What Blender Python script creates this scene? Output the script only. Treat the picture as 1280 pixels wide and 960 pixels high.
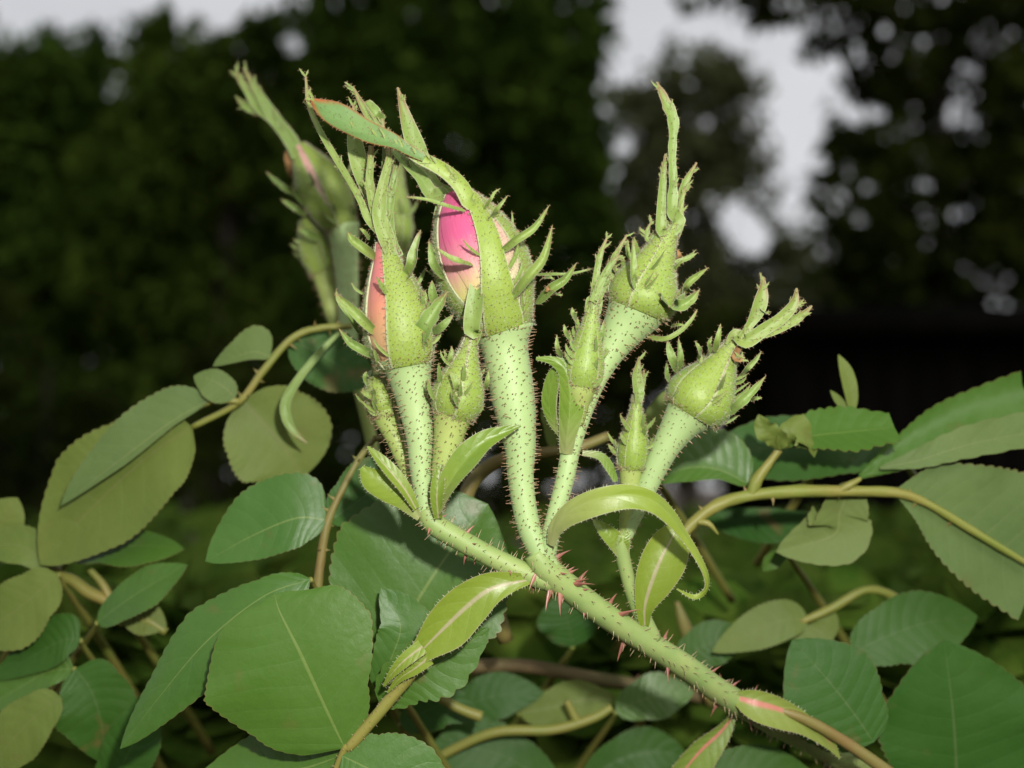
import bpy, math, random
import numpy as np

# ------------------------------------------------------------------ camera, sky, sun, flash, exposure
scene = bpy.context.scene
for o in list(bpy.data.objects):
    bpy.data.objects.remove(o)
COL = scene.collection

F = 1372.0            # focal length in pixels of the 1280 px wide photograph
D0 = 0.150            # metres to the plane of sharp focus
PITCH = math.radians(5.0)
CAM = np.array((0.0, 0.0, 0.95))
RIGHT = np.array((1.0, 0.0, 0.0))
FWD = np.array((0.0, math.cos(PITCH), math.sin(PITCH)))
UP = np.array((0.0, -math.sin(PITCH), math.cos(PITCH)))
S = D0 / F            # metres per pixel in the focus plane

cam_data = bpy.data.cameras.new('camera')
cam = bpy.data.objects.new('camera', cam_data)
COL.objects.link(cam)
cam.location = CAM
cam.rotation_euler = (math.radians(90) + PITCH, 0, 0)
cam_data.sensor_width = 36.0
cam_data.lens = F / 1280.0 * 36.0
cam_data.clip_start = 0.005
cam_data.clip_end = 400.0
cam_data.dof.use_dof = True
cam_data.dof.focus_distance = D0
cam_data.dof.aperture_fstop = 13.0
cam_data.dof.aperture_blades = 7
scene.camera = cam

SUN_EL, SUN_ROT = math.radians(38), math.radians(150)
world = bpy.data.worlds.new('World')
scene.world = world
world.use_nodes = True
nt = world.node_tree
nt.nodes.clear()
w_out = nt.nodes.new('ShaderNodeOutputWorld')
w_bg = nt.nodes.new('ShaderNodeBackground')
w_sky = nt.nodes.new('ShaderNodeTexSky')
w_sky.sky_type = 'NISHITA'
w_sky.sun_disc = False
w_sky.sun_elevation = SUN_EL
w_sky.sun_rotation = SUN_ROT
w_sky.dust_density = 4.0
w_co = nt.nodes.new('ShaderNodeTexCoord')
w_map = nt.nodes.new('ShaderNodeMapping')
w_map.inputs['Scale'].default_value = (1.0, 1.0, 2.6)
w_noise = nt.nodes.new('ShaderNodeTexNoise')
w_noise.inputs['Scale'].default_value = 2.2
w_noise.inputs['Detail'].default_value = 6
w_ramp = nt.nodes.new('ShaderNodeValToRGB')
w_ramp.color_ramp.elements[0].position = 0.3
w_ramp.color_ramp.elements[0].color = (6.0, 6.05, 6.3, 1)
w_ramp.color_ramp.elements[1].position = 0.75
w_ramp.color_ramp.elements[1].color = (8.2, 8.2, 8.3, 1)
w_mix = nt.nodes.new('ShaderNodeMix')
w_mix.data_type = 'RGBA'
w_mix.inputs[0].default_value = 0.9
nt.links.new(w_co.outputs['Generated'], w_map.inputs[0])
nt.links.new(w_map.outputs[0], w_noise.inputs[0])
nt.links.new(w_noise.outputs['Fac'], w_ramp.inputs[0])
nt.links.new(w_sky.outputs[0], w_mix.inputs[6])
nt.links.new(w_ramp.outputs[0], w_mix.inputs[7])
nt.links.new(w_mix.outputs[2], w_bg.inputs[0])
w_bg.inputs[1].default_value = 0.10
nt.links.new(w_bg.outputs[0], w_out.inputs[0])

sun_data = bpy.data.lights.new('sun', 'SUN')
sun_data.energy = 0.7
sun_data.angle = math.radians(30)
sun_data.color = (1.0, 0.97, 0.92)
sun = bpy.data.objects.new('sun', sun_data)
COL.objects.link(sun)
sun.location = (0, -2, 6)
sun.rotation_euler = (math.radians(90) - SUN_EL, 0, math.radians(180) - SUN_ROT)

# the photograph was taken with the camera's own flash (hard shadows, light falling off behind the buds)
flash_data = bpy.data.lights.new('camera_flash', 'POINT')
flash_data.energy = 1.65
flash_data.shadow_soft_size = 0.004
flash_data.color = (1.0, 0.97, 0.90)
flash = bpy.data.objects.new('camera_flash', flash_data)
COL.objects.link(flash)
flash.location = CAM + RIGHT * 0.022 + UP * 0.036

scene.view_settings.view_transform = 'Standard'
scene.view_settings.look = 'None'
scene.view_settings.exposure = 0.0
scene.view_settings.gamma = 1.0
scene.view_settings.use_curve_mapping = False
scene.render.engine = 'CYCLES'
scene.cycles.use_denoising = True
scene.cycles.max_bounces = 6
scene.cycles.diffuse_bounces = 3
scene.cycles.transmission_bounces = 3
scene.cycles.transparent_max_bounces = 4
scene.cycles.caustics_reflective = False
scene.cycles.caustics_refractive = False

# ------------------------------------------------------------------ helpers
rng = random.Random(11)
nrs = np.random.RandomState(5)


ZOFF = [0.0]       # extra depth for a whole shoot


def P(x, y=None, z=0.0):
    """picture position plus depth behind the focus plane (in focus-plane pixels) -> world point"""
    if isinstance(x, np.ndarray):
        return x
    d = D0 * (1.0 + (z + ZOFF[0]) / F)
    return CAM + d * (FWD + RIGHT * ((x - 640.0) / F) - UP * ((y - 480.0) / F))


def at(x, y, dist):
    return CAM + dist * (FWD + RIGHT * ((x - 640.0) / F) - UP * ((y - 480.0) / F))


def depth(p):
    return float(np.dot(p - CAM, FWD))


def px(p):
    """size of one picture pixel at point p, in metres"""
    return depth(p) / F


def norm(v):
    n = np.linalg.norm(v)
    return v / n if n > 1e-12 else v


def camvec(f):
    return norm(RIGHT * f[0] + UP * f[1] - FWD * f[2])


def spline(pts, n):
    """Catmull-Rom through pts (array k x m), n+1 samples"""
    pts = np.asarray(pts, float)
    k = len(pts)
    if k == 1:
        return np.repeat(pts, n + 1, 0)
    ext = np.vstack([2 * pts[0] - pts[1], pts, 2 * pts[-1] - pts[-2]])
    out = []
    for i in range(n + 1):
        s = i / n * (k - 1)
        j = min(int(s), k - 2)
        t = s - j
        a, b, c, d = ext[j], ext[j + 1], ext[j + 2], ext[j + 3]
        out.append(0.5 * ((2 * b) + (c - a) * t + (2 * a - 5 * b + 4 * c - d) * t * t + (3 * b - a - 3 * c + d) * t ** 3))
    return np.array(out)


def interp(tab, t):
    xs = [a for a, _ in tab]
    ys = [b for _, b in tab]
    return float(np.interp(t, xs, ys))


def sm(tab, t):
    """smooth interpolation of evenly spaced values"""
    k = len(tab)
    s = min(max(t, 0), 1) * (k - 1)
    j = min(int(s), k - 2)
    u = s - j
    e = [2 * tab[0] - tab[1]] + list(tab) + [2 * tab[-1] - tab[-2]]
    a, b, c, d = e[j:j + 4]
    return max(0.0, 0.5 * (2 * b + (c - a) * u + (2 * a - 5 * b + 4 * c - d) * u * u + (3 * b - a - 3 * c + d) * u ** 3))


class MB:
    def __init__(self):
        self.v, self.f, self.m, self.uv = [], [], [], []

    def add(self, verts, faces, mat=0, uvs=None):
        b = len(self.v)
        self.v.extend([tuple(p) for p in verts])
        for fi, f in enumerate(faces):
            self.f.append(tuple(i + b for i in f))
            self.m.append(mat)
            if uvs is None:
                self.uv.extend([(0.5, 0.5)] * len(f))
            else:
                self.uv.extend([uvs[i] for i in f])

    def build(self, name, mats, parent=None, origin=None, smooth=True):
        me = bpy.data.meshes.new(name)
        org = np.array(origin if origin is not None else (0, 0, 0), float)
        v = (np.array(self.v, float) - org)
        me.from_pydata([tuple(p) for p in v], [], self.f)
        for mt in (mats if isinstance(mats, (list, tuple)) else [mats]):
            me.materials.append(mt)
        me.polygons.foreach_set('material_index', self.m)
        me.polygons.foreach_set('use_smooth', [smooth] * len(self.f))
        ul = me.uv_layers.new(name='UVMap')
        ul.data.foreach_set('uv', np.array(self.uv, 'f').ravel())
        me.update()
        o = bpy.data.objects.new(name, me)
        COL.objects.link(o)
        if parent is not None:
            o.parent = parent
        elif origin is not None:
            o.location = org
        return o


class Thing:
    """an Empty at the thing's base; parts are built in world space and stored relative to it"""
    def __init__(self, name, base, label, cat, group=None):
        self.o = bpy.data.objects.new(name, None)
        self.o.empty_display_size = 0.01
        COL.objects.link(self.o)
        self.base = np.array(base, float)
        self.o.location = self.base
        tag(self.o, label, cat, group)

    def part(self, name, mb, mats, parent=None, kind=None, label=None):
        o = mb.build(name, mats, parent if parent is not None else self.o, self.base)
        if kind:
            o['kind'] = kind
        if label:
            o['label'] = label
        return o


def tag(o, label=None, cat=None, group=None, kind=None):
    if label:
        o['label'] = label
    if cat:
        o['category'] = cat
    if group:
        o['group'] = group
    if kind:
        o['kind'] = kind
    return o


# ------------------------------------------------------------------ materials
def mat_new(name):
    m = bpy.data.materials.new(name)
    m.use_nodes = True
    t = m.node_tree
    t.nodes.clear()
    out = t.nodes.new('ShaderNodeOutputMaterial')
    return m, t, out


def N(t, kind, **kw):
    n = t.nodes.new(kind)
    for k, v in kw.items():
        setattr(n, k, v)
    return n


def math_node(t, op, a, b=None, clamp=False):
    n = t.nodes.new('ShaderNodeMath')
    n.operation = op
    n.use_clamp = clamp
    for i, v in enumerate((a, b)):
        if v is None:
            continue
        if isinstance(v, (int, float)):
            n.inputs[i].default_value = v
        else:
            t.links.new(v, n.inputs[i])
    return n.outputs[0]


def mix_rgb(t, fac, a, b, blend='MIX'):
    n = t.nodes.new('ShaderNodeMix')
    n.data_type = 'RGBA'
    n.blend_type = blend
    for i, v in ((0, fac), (6, a), (7, b)):
        if isinstance(v, (int, float)):
            n.inputs[i].default_value = v
        elif isinstance(v, tuple):
            n.inputs[i].default_value = (v[0], v[1], v[2], 1)
        else:
            t.links.new(v, n.inputs[i])
    return n.outputs[2]


def leaf_material(name, col, col2, vein, edge=None, rough=0.5, trans=0.25, nveins=9, vein_amt=0.5, mid=0.03,
                  scale=900.0, bump=0.25, edge_w=0.07, spec=0.5, tip=None, base_col=None, spots=0.0, midcol=None, net=0.35, sheen=0.0, tint=0.4, quilt=0.32):
    m, t, out = mat_new(name)
    tc = N(t, 'ShaderNodeTexCoord')
    sep = N(t, 'ShaderNodeSeparateXYZ')
    t.links.new(tc.outputs['UV'], sep.inputs[0])
    u = math_node(t, 'ABSOLUTE', math_node(t, 'MULTIPLY', math_node(t, 'SUBTRACT', sep.outputs[0], 0.5), 2.0))
    v = sep.outputs[1]
    n1 = N(t, 'ShaderNodeTexNoise')
    n1.inputs['Scale'].default_value = scale * 0.12
    n1.inputs['Detail'].default_value = 4
    t.links.new(tc.outputs['Object'], n1.inputs[0])
    c = mix_rgb(t, math_node(t, 'MULTIPLY', math_node(t, 'SUBTRACT', n1.outputs[0], 0.3, True), 2.2, True), col, col2)
    n2 = N(t, 'ShaderNodeTexNoise')
    n2.inputs['Scale'].default_value = scale
    n2.inputs['Detail'].default_value = 5
    t.links.new(tc.outputs['Object'], n2.inputs[0])
    c = mix_rgb(t, math_node(t, 'MULTIPLY', n2.outputs[0], 0.35), c, tuple(k * 0.6 for k in col))
    oi = N(t, 'ShaderNodeObjectInfo')
    c = mix_rgb(t, math_node(t, 'MULTIPLY', oi.outputs['Random'], tint), c, (min(1, col2[0] * 1.45), min(1, col2[1] * 1.12), col2[2] * 0.7))
    # fine vein network
    vo = N(t, 'ShaderNodeTexVoronoi', feature='DISTANCE_TO_EDGE')
    vo.inputs['Scale'].default_value = scale * 2.0
    t.links.new(tc.outputs['Object'], vo.inputs[0])
    netm = math_node(t, 'SUBTRACT', 1.0, math_node(t, 'MULTIPLY', vo.outputs[0], 12.0, True), True)
    # lateral veins: curve forward from the midrib to the edge
    w = math_node(t, 'MULTIPLY', math_node(t, 'SUBTRACT', v, math_node(t, 'MULTIPLY', math_node(t, 'POWER', u, 1.3), 0.16)), float(nveins))
    w = math_node(t, 'ADD', w, math_node(t, 'MULTIPLY', n1.outputs[0], 0.6))
    fr = math_node(t, 'ABSOLUTE', math_node(t, 'SUBTRACT', math_node(t, 'FRACT', w), 0.5))
    lat = math_node(t, 'SUBTRACT', 1.0, math_node(t, 'DIVIDE', fr, 0.06), True)
    lat = math_node(t, 'MULTIPLY', lat, math_node(t, 'SUBTRACT', 1.0, math_node(t, 'MULTIPLY', u, 0.85)), True)
    midm = math_node(t, 'SUBTRACT', 1.0, math_node(t, 'DIVIDE', u, math_node(t, 'ADD', math_node(t, 'MULTIPLY', math_node(t, 'SUBTRACT', 1.0, v), mid), 0.008)), True)
    midm = math_node(t, 'MULTIPLY', midm, 1.6, True)
    c = mix_rgb(t, math_node(t, 'MULTIPLY', netm, net * vein_amt), c, vein)
    c = mix_rgb(t, math_node(t, 'MULTIPLY', lat, vein_amt), c, vein)
    c = mix_rgb(t, math_node(t, 'MULTIPLY', midm, min(1, vein_amt + 0.35)), c, midcol or vein)
    if base_col:
        c = mix_rgb(t, math_node(t, 'SUBTRACT', 1.0, math_node(t, 'MULTIPLY', v, 3.0), True), c, base_col)
    if tip:
        c = mix_rgb(t, math_node(t, 'MULTIPLY', math_node(t, 'SUBTRACT', math_node(t, 'ADD', v, math_node(t, 'MULTIPLY', u, 0.22)), 0.93), 6.0, True), c, tip)
    if edge:
        c = mix_rgb(t, math_node(t, 'MULTIPLY', math_node(t, 'SUBTRACT', u, 1.0 - edge_w), 1.0 / edge_w, True), c, edge)
    if spots:
        n3 = N(t, 'ShaderNodeTexNoise')
        n3.inputs['Scale'].default_value = scale * 0.28
        n3.inputs['Detail'].default_value = 2
        t.links.new(tc.outputs['Object'], n3.inputs[0])
        c = mix_rgb(t, math_node(t, 'MULTIPLY', math_node(t, 'SUBTRACT', n3.outputs[0], 0.655, True), 9.0 * spots, True), c, (0.16, 0.10, 0.035))
    bs = N(t, 'ShaderNodeBsdfPrincipled')
    t.links.new(c, bs.inputs['Base Color'])
    bs.inputs['Sheen Weight'].default_value = sheen
    bs.inputs['Sheen Roughness'].default_value = 0.45
    bs.inputs['Sheen Tint'].default_value = (0.75, 0.95, 0.85, 1)
    r = math_node(t, 'ADD', math_node(t, 'MULTIPLY', n1.outputs[0], 0.25), rough - 0.12)
    t.links.new(r, bs.inputs['Roughness'])
    bs.inputs['Specular IOR Level'].default_value = spec
    bp = N(t, 'ShaderNodeBump')
    bp.inputs['Strength'].default_value = bump
    bp.inputs['Distance'].default_value = 0.0005
    h = math_node(t, 'ADD', math_node(t, 'MULTIPLY', n2.outputs[0], 0.5), math_node(t, 'ADD', math_node(t, 'MULTIPLY', math_node(t, 'POWER', math_node(t, 'MULTIPLY', fr, 2.0), 0.6), quilt), math_node(t, 'MULTIPLY', math_node(t, 'ADD', math_node(t, 'MULTIPLY', netm, 0.15), n1.outputs[0]), 0.15)))
    t.links.new(h, bp.inputs['Height'])
    t.links.new(bp.outputs[0], bs.inputs['Normal'])
    tr = N(t, 'ShaderNodeBsdfTranslucent')
    tcx = mix_rgb(t, 0.5, c, (col[0] * 1.6, col[1] * 1.5, col[2] * 0.4))
    t.links.new(tcx, tr.inputs[0])
    mx = N(t, 'ShaderNodeMixShader')
    mx.inputs[0].default_value = trans
    t.links.new(bs.outputs[0], mx.inputs[1])
    t.links.new(tr.outputs[0], mx.inputs[2])
    t.links.new(mx.outputs[0], out.inputs[0])
    return m


def plain(name, a, b, scale, rough=0.6, bump=0.3, dist=0.0004, spec=0.4, detail=5, stretch=None, sss=0.0, sheen=0.0):
    m, t, out = mat_new(name)
    tc = N(t, 'ShaderNodeTexCoord')
    n1 = N(t, 'ShaderNodeTexNoise')
    n1.inputs['Scale'].default_value = scale
    n1.inputs['Detail'].default_value = detail
    src = tc.outputs['Object']
    if stretch:
        mp = N(t, 'ShaderNodeMapping')
        mp.inputs['Scale'].default_value = stretch
        t.links.new(src, mp.inputs[0])
        src = mp.outputs[0]
    t.links.new(src, n1.inputs[0])
    f = math_node(t, 'MULTIPLY', math_node(t, 'SUBTRACT', n1.outputs[0], 0.3, True), 2.3, True)
    c = mix_rgb(t, f, a, b)
    bs = N(t, 'ShaderNodeBsdfPrincipled')
    t.links.new(c, bs.inputs['Base Color'])
    bs.inputs['Roughness'].default_value = rough
    bs.inputs['Specular IOR Level'].default_value = spec
    if sss:
        bs.inputs['Subsurface Weight'].default_value = sss
        bs.inputs['Subsurface Radius'].default_value = (0.8, 1.0, 0.4)
        bs.inputs['Subsurface Scale'].default_value = 0.0012
    if sheen:
        bs.inputs['Sheen Weight'].default_value = sheen
        bs.inputs['Sheen Roughness'].default_value = 0.4
    bp = N(t, 'ShaderNodeBump')
    bp.inputs['Strength'].default_value = bump
    bp.inputs['Distance'].default_value = dist
    t.links.new(n1.outputs[0], bp.inputs['Height'])
    t.links.new(bp.outputs[0], bs.inputs['Normal'])
    t.links.new(bs.outputs[0], out.inputs[0])
    return m


def petal_material(name, low, mid_, high):
    m, t, out = mat_new(name)
    tc = N(t, 'ShaderNodeTexCoord')
    sep = N(t, 'ShaderNodeSeparateXYZ')
    t.links.new(tc.outputs['UV'], sep.inputs[0])
    ns = N(t, 'ShaderNodeTexNoise')
    mp = N(t, 'ShaderNodeMapping')
    mp.inputs['Scale'].default_value = (26, 2.2, 1)
    t.links.new(tc.outputs['UV'], mp.inputs[0])
    t.links.new(mp.outputs[0], ns.inputs[0])
    ns.inputs['Scale'].default_value = 1.6
    ns.inputs['Detail'].default_value = 4
    f = math_node(t, 'ADD', sep.outputs[1], math_node(t, 'MULTIPLY', math_node(t, 'SUBTRACT', ns.outputs[0], 0.5), 0.22))
    rp = N(t, 'ShaderNodeValToRGB')
    e = rp.color_ramp.elements
    e[0].position, e[0].color = 0.26, (*low, 1)
    e[1].position, e[1].color = 0.68, (*high, 1)
    k = e.new(0.46)
    k.color = (*mid_, 1)
    t.links.new(f, rp.inputs[0])
    bs = N(t, 'ShaderNodeBsdfPrincipled')
    t.links.new(rp.outputs[0], bs.inputs['Base Color'])
    bs.inputs['Roughness'].default_value = 0.5
    bs.inputs['Specular IOR Level'].default_value = 0.3
    bs.inputs['Sheen Weight'].default_value = 0.15
    bp = N(t, 'ShaderNodeBump')
    bp.inputs['Strength'].default_value = 0.25
    bp.inputs['Distance'].default_value = 0.0003
    t.links.new(ns.outputs[0], bp.inputs['Height'])
    t.links.new(bp.outputs[0], bs.inputs['Normal'])
    tr = N(t, 'ShaderNodeBsdfTranslucent')
    t.links.new(rp.outputs[0], tr.inputs[0])
    mx = N(t, 'ShaderNodeMixShader')
    mx.inputs[0].default_value = 0.15
    t.links.new(bs.outputs[0], mx.inputs[1])
    t.links.new(tr.outputs[0], mx.inputs[2])
    t.links.new(mx.outputs[0], out.inputs[0])
    return m


M = {}
M['hyp'] = plain('hypanthium_green', (0.30, 0.425, 0.17), (0.36, 0.475, 0.205), 70, 0.5, 0.15, 0.0002, 0.35, sheen=0.1)
M['stalk'] = plain('stalk_green', (0.28, 0.365, 0.095), (0.34, 0.405, 0.12), 120, 0.5, 0.3, 0.0003, 0.35)
M['stem'] = plain('stem_green', (0.21, 0.31, 0.095), (0.29, 0.36, 0.12), 240, 0.5, 0.4, 0.0003, 0.35)
M['hair'] = plain('bristle', (0.40, 0.38, 0.20), (0.44, 0.27, 0.17), 500, 0.5, 0.0)
M['fuzz'] = plain('fuzz', (0.50, 0.55, 0.38), (0.55, 0.56, 0.42), 900, 0.6, 0.0)
M['gland'] = plain('gland_tip', (0.17, 0.065, 0.035), (0.27, 0.12, 0.06), 1500, 0.3, 0.0, spec=0.6)
M['thorn'] = plain('thorn_red', (0.24, 0.085, 0.065), (0.36, 0.17, 0.12), 700, 0.4, 0.2, 0.0001, 0.5)
M['brown'] = plain('dry_brown', (0.18, 0.09, 0.03), (0.34, 0.20, 0.08), 1200, 0.8, 0.6, 0.0002)
M['rachis'] = plain('rachis_green', (0.17, 0.21, 0.035), (0.24, 0.20, 0.05), 120, 0.5, 0.3, 0.0003)
M['rachis_red'] = plain('rachis_reddish', (0.19, 0.12, 0.04), (0.17, 0.18, 0.045), 120, 0.5, 0.3, 0.0003)
M['cane'] = plain('old_cane', (0.10, 0.09, 0.03), (0.15, 0.10, 0.045), 120, 0.7, 0.4, 0.0005)
M['sepal'] = leaf_material('sepal_green', (0.225, 0.345, 0.048), (0.295, 0.40, 0.075), (0.30, 0.42, 0.13), edge=(0.44, 0.48, 0.28), rough=0.5, trans=0.12,
                           nveins=3, vein_amt=0.25, scale=700, bump=0.5, edge_w=0.12, tint=0.12, quilt=0.1, sheen=0.15)
M['lobe'] = leaf_material('sepal_lobe', (0.19, 0.315, 0.065), (0.28, 0.385, 0.10), (0.30, 0.40, 0.15), rough=0.5, trans=0.22, nveins=6, vein_amt=0.25,
                          scale=1500, bump=0.2, tip=(0.27, 0.16, 0.07), edge=(0.40, 0.46, 0.26), edge_w=0.12, tint=0.2, sheen=0.1)
M['lobe_blue'] = leaf_material('sepal_tip_leaf', (0.10, 0.24, 0.10), (0.15, 0.28, 0.09), (0.19, 0.31, 0.12), edge=(0.27, 0.10, 0.03), rough=0.5, trans=0.2,
                               nveins=6, vein_amt=0.15, scale=1300, tip=(0.36, 0.11, 0.03), edge_w=0.16)
M['bract'] = leaf_material('bract_green', (0.15, 0.27, 0.03), (0.24, 0.34, 0.05), (0.28, 0.37, 0.10), edge=(0.42, 0.42, 0.24), rough=0.4, trans=0.25,
                           nveins=8, vein_amt=0.2, scale=900, mid=0.05, edge_w=0.05, base_col=(0.32, 0.35, 0.14))
M['bract_mid'] = leaf_material('bract_pale_midrib', (0.13, 0.24, 0.025), (0.20, 0.30, 0.04), (0.29, 0.36, 0.11), edge=(0.36, 0.32, 0.16), rough=0.4, trans=0.22,
                               nveins=8, vein_amt=0.35, scale=900, mid=0.22, edge_w=0.05, midcol=(0.46, 0.38, 0.26))
M['bract_pink'] = leaf_material('bract_pink_midrib', (0.17, 0.26, 0.04), (0.22, 0.29, 0.06), (0.28, 0.30, 0.10), edge=(0.28, 0.24, 0.10), rough=0.45, trans=0.2,
                                nveins=8, vein_amt=0.5, scale=700, mid=0.34, edge_w=0.05, midcol=(0.58, 0.18, 0.15))
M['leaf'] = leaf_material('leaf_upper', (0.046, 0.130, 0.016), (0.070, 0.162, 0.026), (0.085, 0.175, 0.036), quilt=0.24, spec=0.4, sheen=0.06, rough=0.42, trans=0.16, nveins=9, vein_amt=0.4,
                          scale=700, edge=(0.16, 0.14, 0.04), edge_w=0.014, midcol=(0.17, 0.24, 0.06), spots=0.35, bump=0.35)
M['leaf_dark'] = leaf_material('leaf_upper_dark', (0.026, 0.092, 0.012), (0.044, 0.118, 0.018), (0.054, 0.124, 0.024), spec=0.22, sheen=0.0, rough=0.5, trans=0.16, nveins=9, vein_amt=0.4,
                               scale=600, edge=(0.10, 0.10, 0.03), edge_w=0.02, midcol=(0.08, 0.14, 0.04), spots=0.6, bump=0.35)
M['leaf_under'] = leaf_material('leaf_underside', (0.095, 0.165, 0.05), (0.13, 0.20, 0.06), (0.165, 0.225, 0.08), quilt=0.18, spec=0.25, rough=0.6, trans=0.2, nveins=9, vein_amt=0.4,
                                scale=600, edge=(0.20, 0.17, 0.06), edge_w=0.02, midcol=(0.24, 0.26, 0.10), spots=0.25, bump=0.4)
M['leaf_olive'] = leaf_material('leaf_olive', (0.125, 0.19, 0.036), (0.175, 0.235, 0.052), (0.20, 0.26, 0.08), tint=0.15, quilt=0.14, spec=0.25, rough=0.55, trans=0.25, nveins=8, vein_amt=0.3,
                                scale=600, edge=(0.17, 0.15, 0.05), edge_w=0.02, midcol=(0.20, 0.21, 0.07), spots=0.25, bump=0.4)
M['petal'] = petal_material('petal_pink', (0.62, 0.60, 0.20), (0.66, 0.30, 0.30), (0.60, 0.10, 0.23))
M['petal_salmon'] = petal_material('petal_salmon', (0.56, 0.33, 0.16), (0.64, 0.26, 0.16), (0.62, 0.19, 0.18))
M['petal_green'] = petal_material('petal_greenish', (0.32, 0.39, 0.13), (0.34, 0.40, 0.16), (0.40, 0.40, 0.2))
M['petal_pale'] = petal_material('petal_pale', (0.60, 0.56, 0.33), (0.62, 0.46, 0.32), (0.62, 0.36, 0.30))


# ------------------------------------------------------------------ plant geometry
def sawtooth(x):
    x = x - math.floor(x)
    return x / 0.72 if x < 0.72 else (1 - x) / 0.28


def blade(mb, ctrl, wl, wr=None, face=(0, 0, 1), face2=None, prof=None, cup=0.0, fold=0.0, teeth=0, tamp=0.07,
          thick=2.0, nu=6, nv=20, wave=0.0, mats=(0, 0), seed=0, hairs=None, dots=0, hair_len=5, hair_step=6, curl=0.0):
    """leaf-like sheet along a curved midrib. ctrl: (x, y, z) picture points, widths: apparent half widths in pixels"""
    if teeth:
        nv = max(nv, teeth * 4)
    pts = np.array([P(*c) if not isinstance(c, np.ndarray) else c for c in ctrl])
    cs = spline(pts, nv)
    f0 = camvec(face)
    f1 = camvec(face2) if face2 else f0
    if wr is None:
        wr = wl
    r = random.Random(seed)
    ph = r.random() * 6.28

    def half(w, v):
        if prof:
            a, b = prof
            vm = a / (a + b)
            return w * (max(v, 0) ** a) * (max(1 - v, 0) ** b) / (vm ** a * (1 - vm) ** b)
        if isinstance(w, (int, float)):
            return w
        return sm(w, v)
    top, bot, uvs, edges = [], [], [], ([], [])
    for i in range(nv + 1):
        v = i / nv
        tan = norm(cs[min(i + 1, nv)] - cs[max(i - 1, 0)])
        fc = norm(f0 * (1 - v) + f1 * v)
        side = norm(np.cross(tan, fc))
        nrm = norm(np.cross(side, tan))
        timg = tan - FWD * np.dot(tan, FWD)
        sperp = side - FWD * np.dot(side, FWD)
        if np.linalg.norm(timg) > 1e-6:
            ti = norm(timg)
            sperp = sperp - ti * np.dot(sperp, ti)
        k = px(cs[i]) / max(0.3, np.linalg.norm(sperp))
        hl, hr = half(wl, v) * k, half(wr, v) * k
        e = 0.0
        if teeth:
            e = tamp * (sawtooth(v * teeth + 0.3) - 0.4) * (1 if 0.04 < v < 0.98 else 0)
        for j in range(nu + 1):
            u = -1 + 2 * j / nu
            wd = hr if u > 0 else hl
            au = abs(u)
            grow = 1 + e * max(0, (au - 0.7) / 0.3) * (1.15 if u > 0 else 0.9)
            off = wd * (cup * u * u + fold * au) + wd * wave * math.sin(v * 17 + ph + 2.0 * u) * au ** 2
            off += wd * curl * max(0, au - 0.6) ** 2 * 6
            p = cs[i] + side * (u * wd * grow) + nrm * off
            top.append(p)
            bot.append(p - nrm * (thick * S))
            uvs.append((j / nu, v))
            if j == 0:
                edges[0].append((p, -side, nrm))
            if j == nu:
                edges[1].append((p, side, nrm))
    n1 = nu + 1
    ft, fb = [], []
    for i in range(nv):
        for j in range(nu):
            a = i * n1 + j
            ft.append((a, a + 1, a + n1 + 1, a + n1))
            fb.append((a, a + n1, a + n1 + 1, a + 1))
    mb.add(top, ft, mats[0], uvs)
    mb.add(bot, fb, mats[1], uvs)
    ring = [i * n1 for i in range(nv + 1)] + [nv * n1 + j for j in range(1, nu + 1)] + [i * n1 + nu for i in range(nv - 1, -1, -1)] + [j for j in range(nu - 1, 0, -1)]
    rv, ru = [], []
    for i in ring:
        rv += [top[i], bot[i]]
        ru += [uvs[i], uvs[i]]
    L = len(ring)
    mb.add(rv, [(2 * i, 2 * i + 1, 2 * ((i + 1) % L) + 1, 2 * ((i + 1) % L)) for i in range(L)], mats[0], ru)
    if hairs is not None and dots:
        for i in range(1, nv):
            for j in range(1, nu):
                a_, b_, c_ = top[i * n1 + j], top[i * n1 + j + 1], top[(i + 1) * n1 + j]
                ar = np.linalg.norm(np.cross(b_ - a_, c_ - a_))
                if r.random() < ar / (dots * S) ** 2:
                    nn = norm(np.cross(b_ - a_, c_ - a_))
                    if np.dot(nn, a_ - bot[i * n1 + j]) < 0:
                        nn = -nn
                    hair(hairs, a_ + (b_ - a_) * r.random() + (c_ - a_) * r.random(), norm(nn + nrs.normal(size=3) * 0.2), 3.0 * r.uniform(0.5, 1.1), 0.45, r.uniform(0.55, 0.85))
    if hairs is not None:
        for ed in edges:
            ep = np.array([q[0] for q in ed])
            acc = 0.0
            for i in range(1, len(ep)):
                seg = np.linalg.norm(ep[i] - ep[i - 1])
                acc += seg
                while acc > hair_step * S:
                    acc -= hair_step * S
                    tt = r.random()
                    p = ep[i] * (1 - tt) + ep[i - 1] * tt
                    d = norm(ed[i][1] + ed[i][2] * r.uniform(-0.5, 0.5) + norm(ep[i] - ep[i - 1] + 1e-9) * r.uniform(-0.2, 0.6))
                    hair(hairs, p, d, hair_len * r.uniform(0.4, 1.1), 0.42, 0.62)


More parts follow.
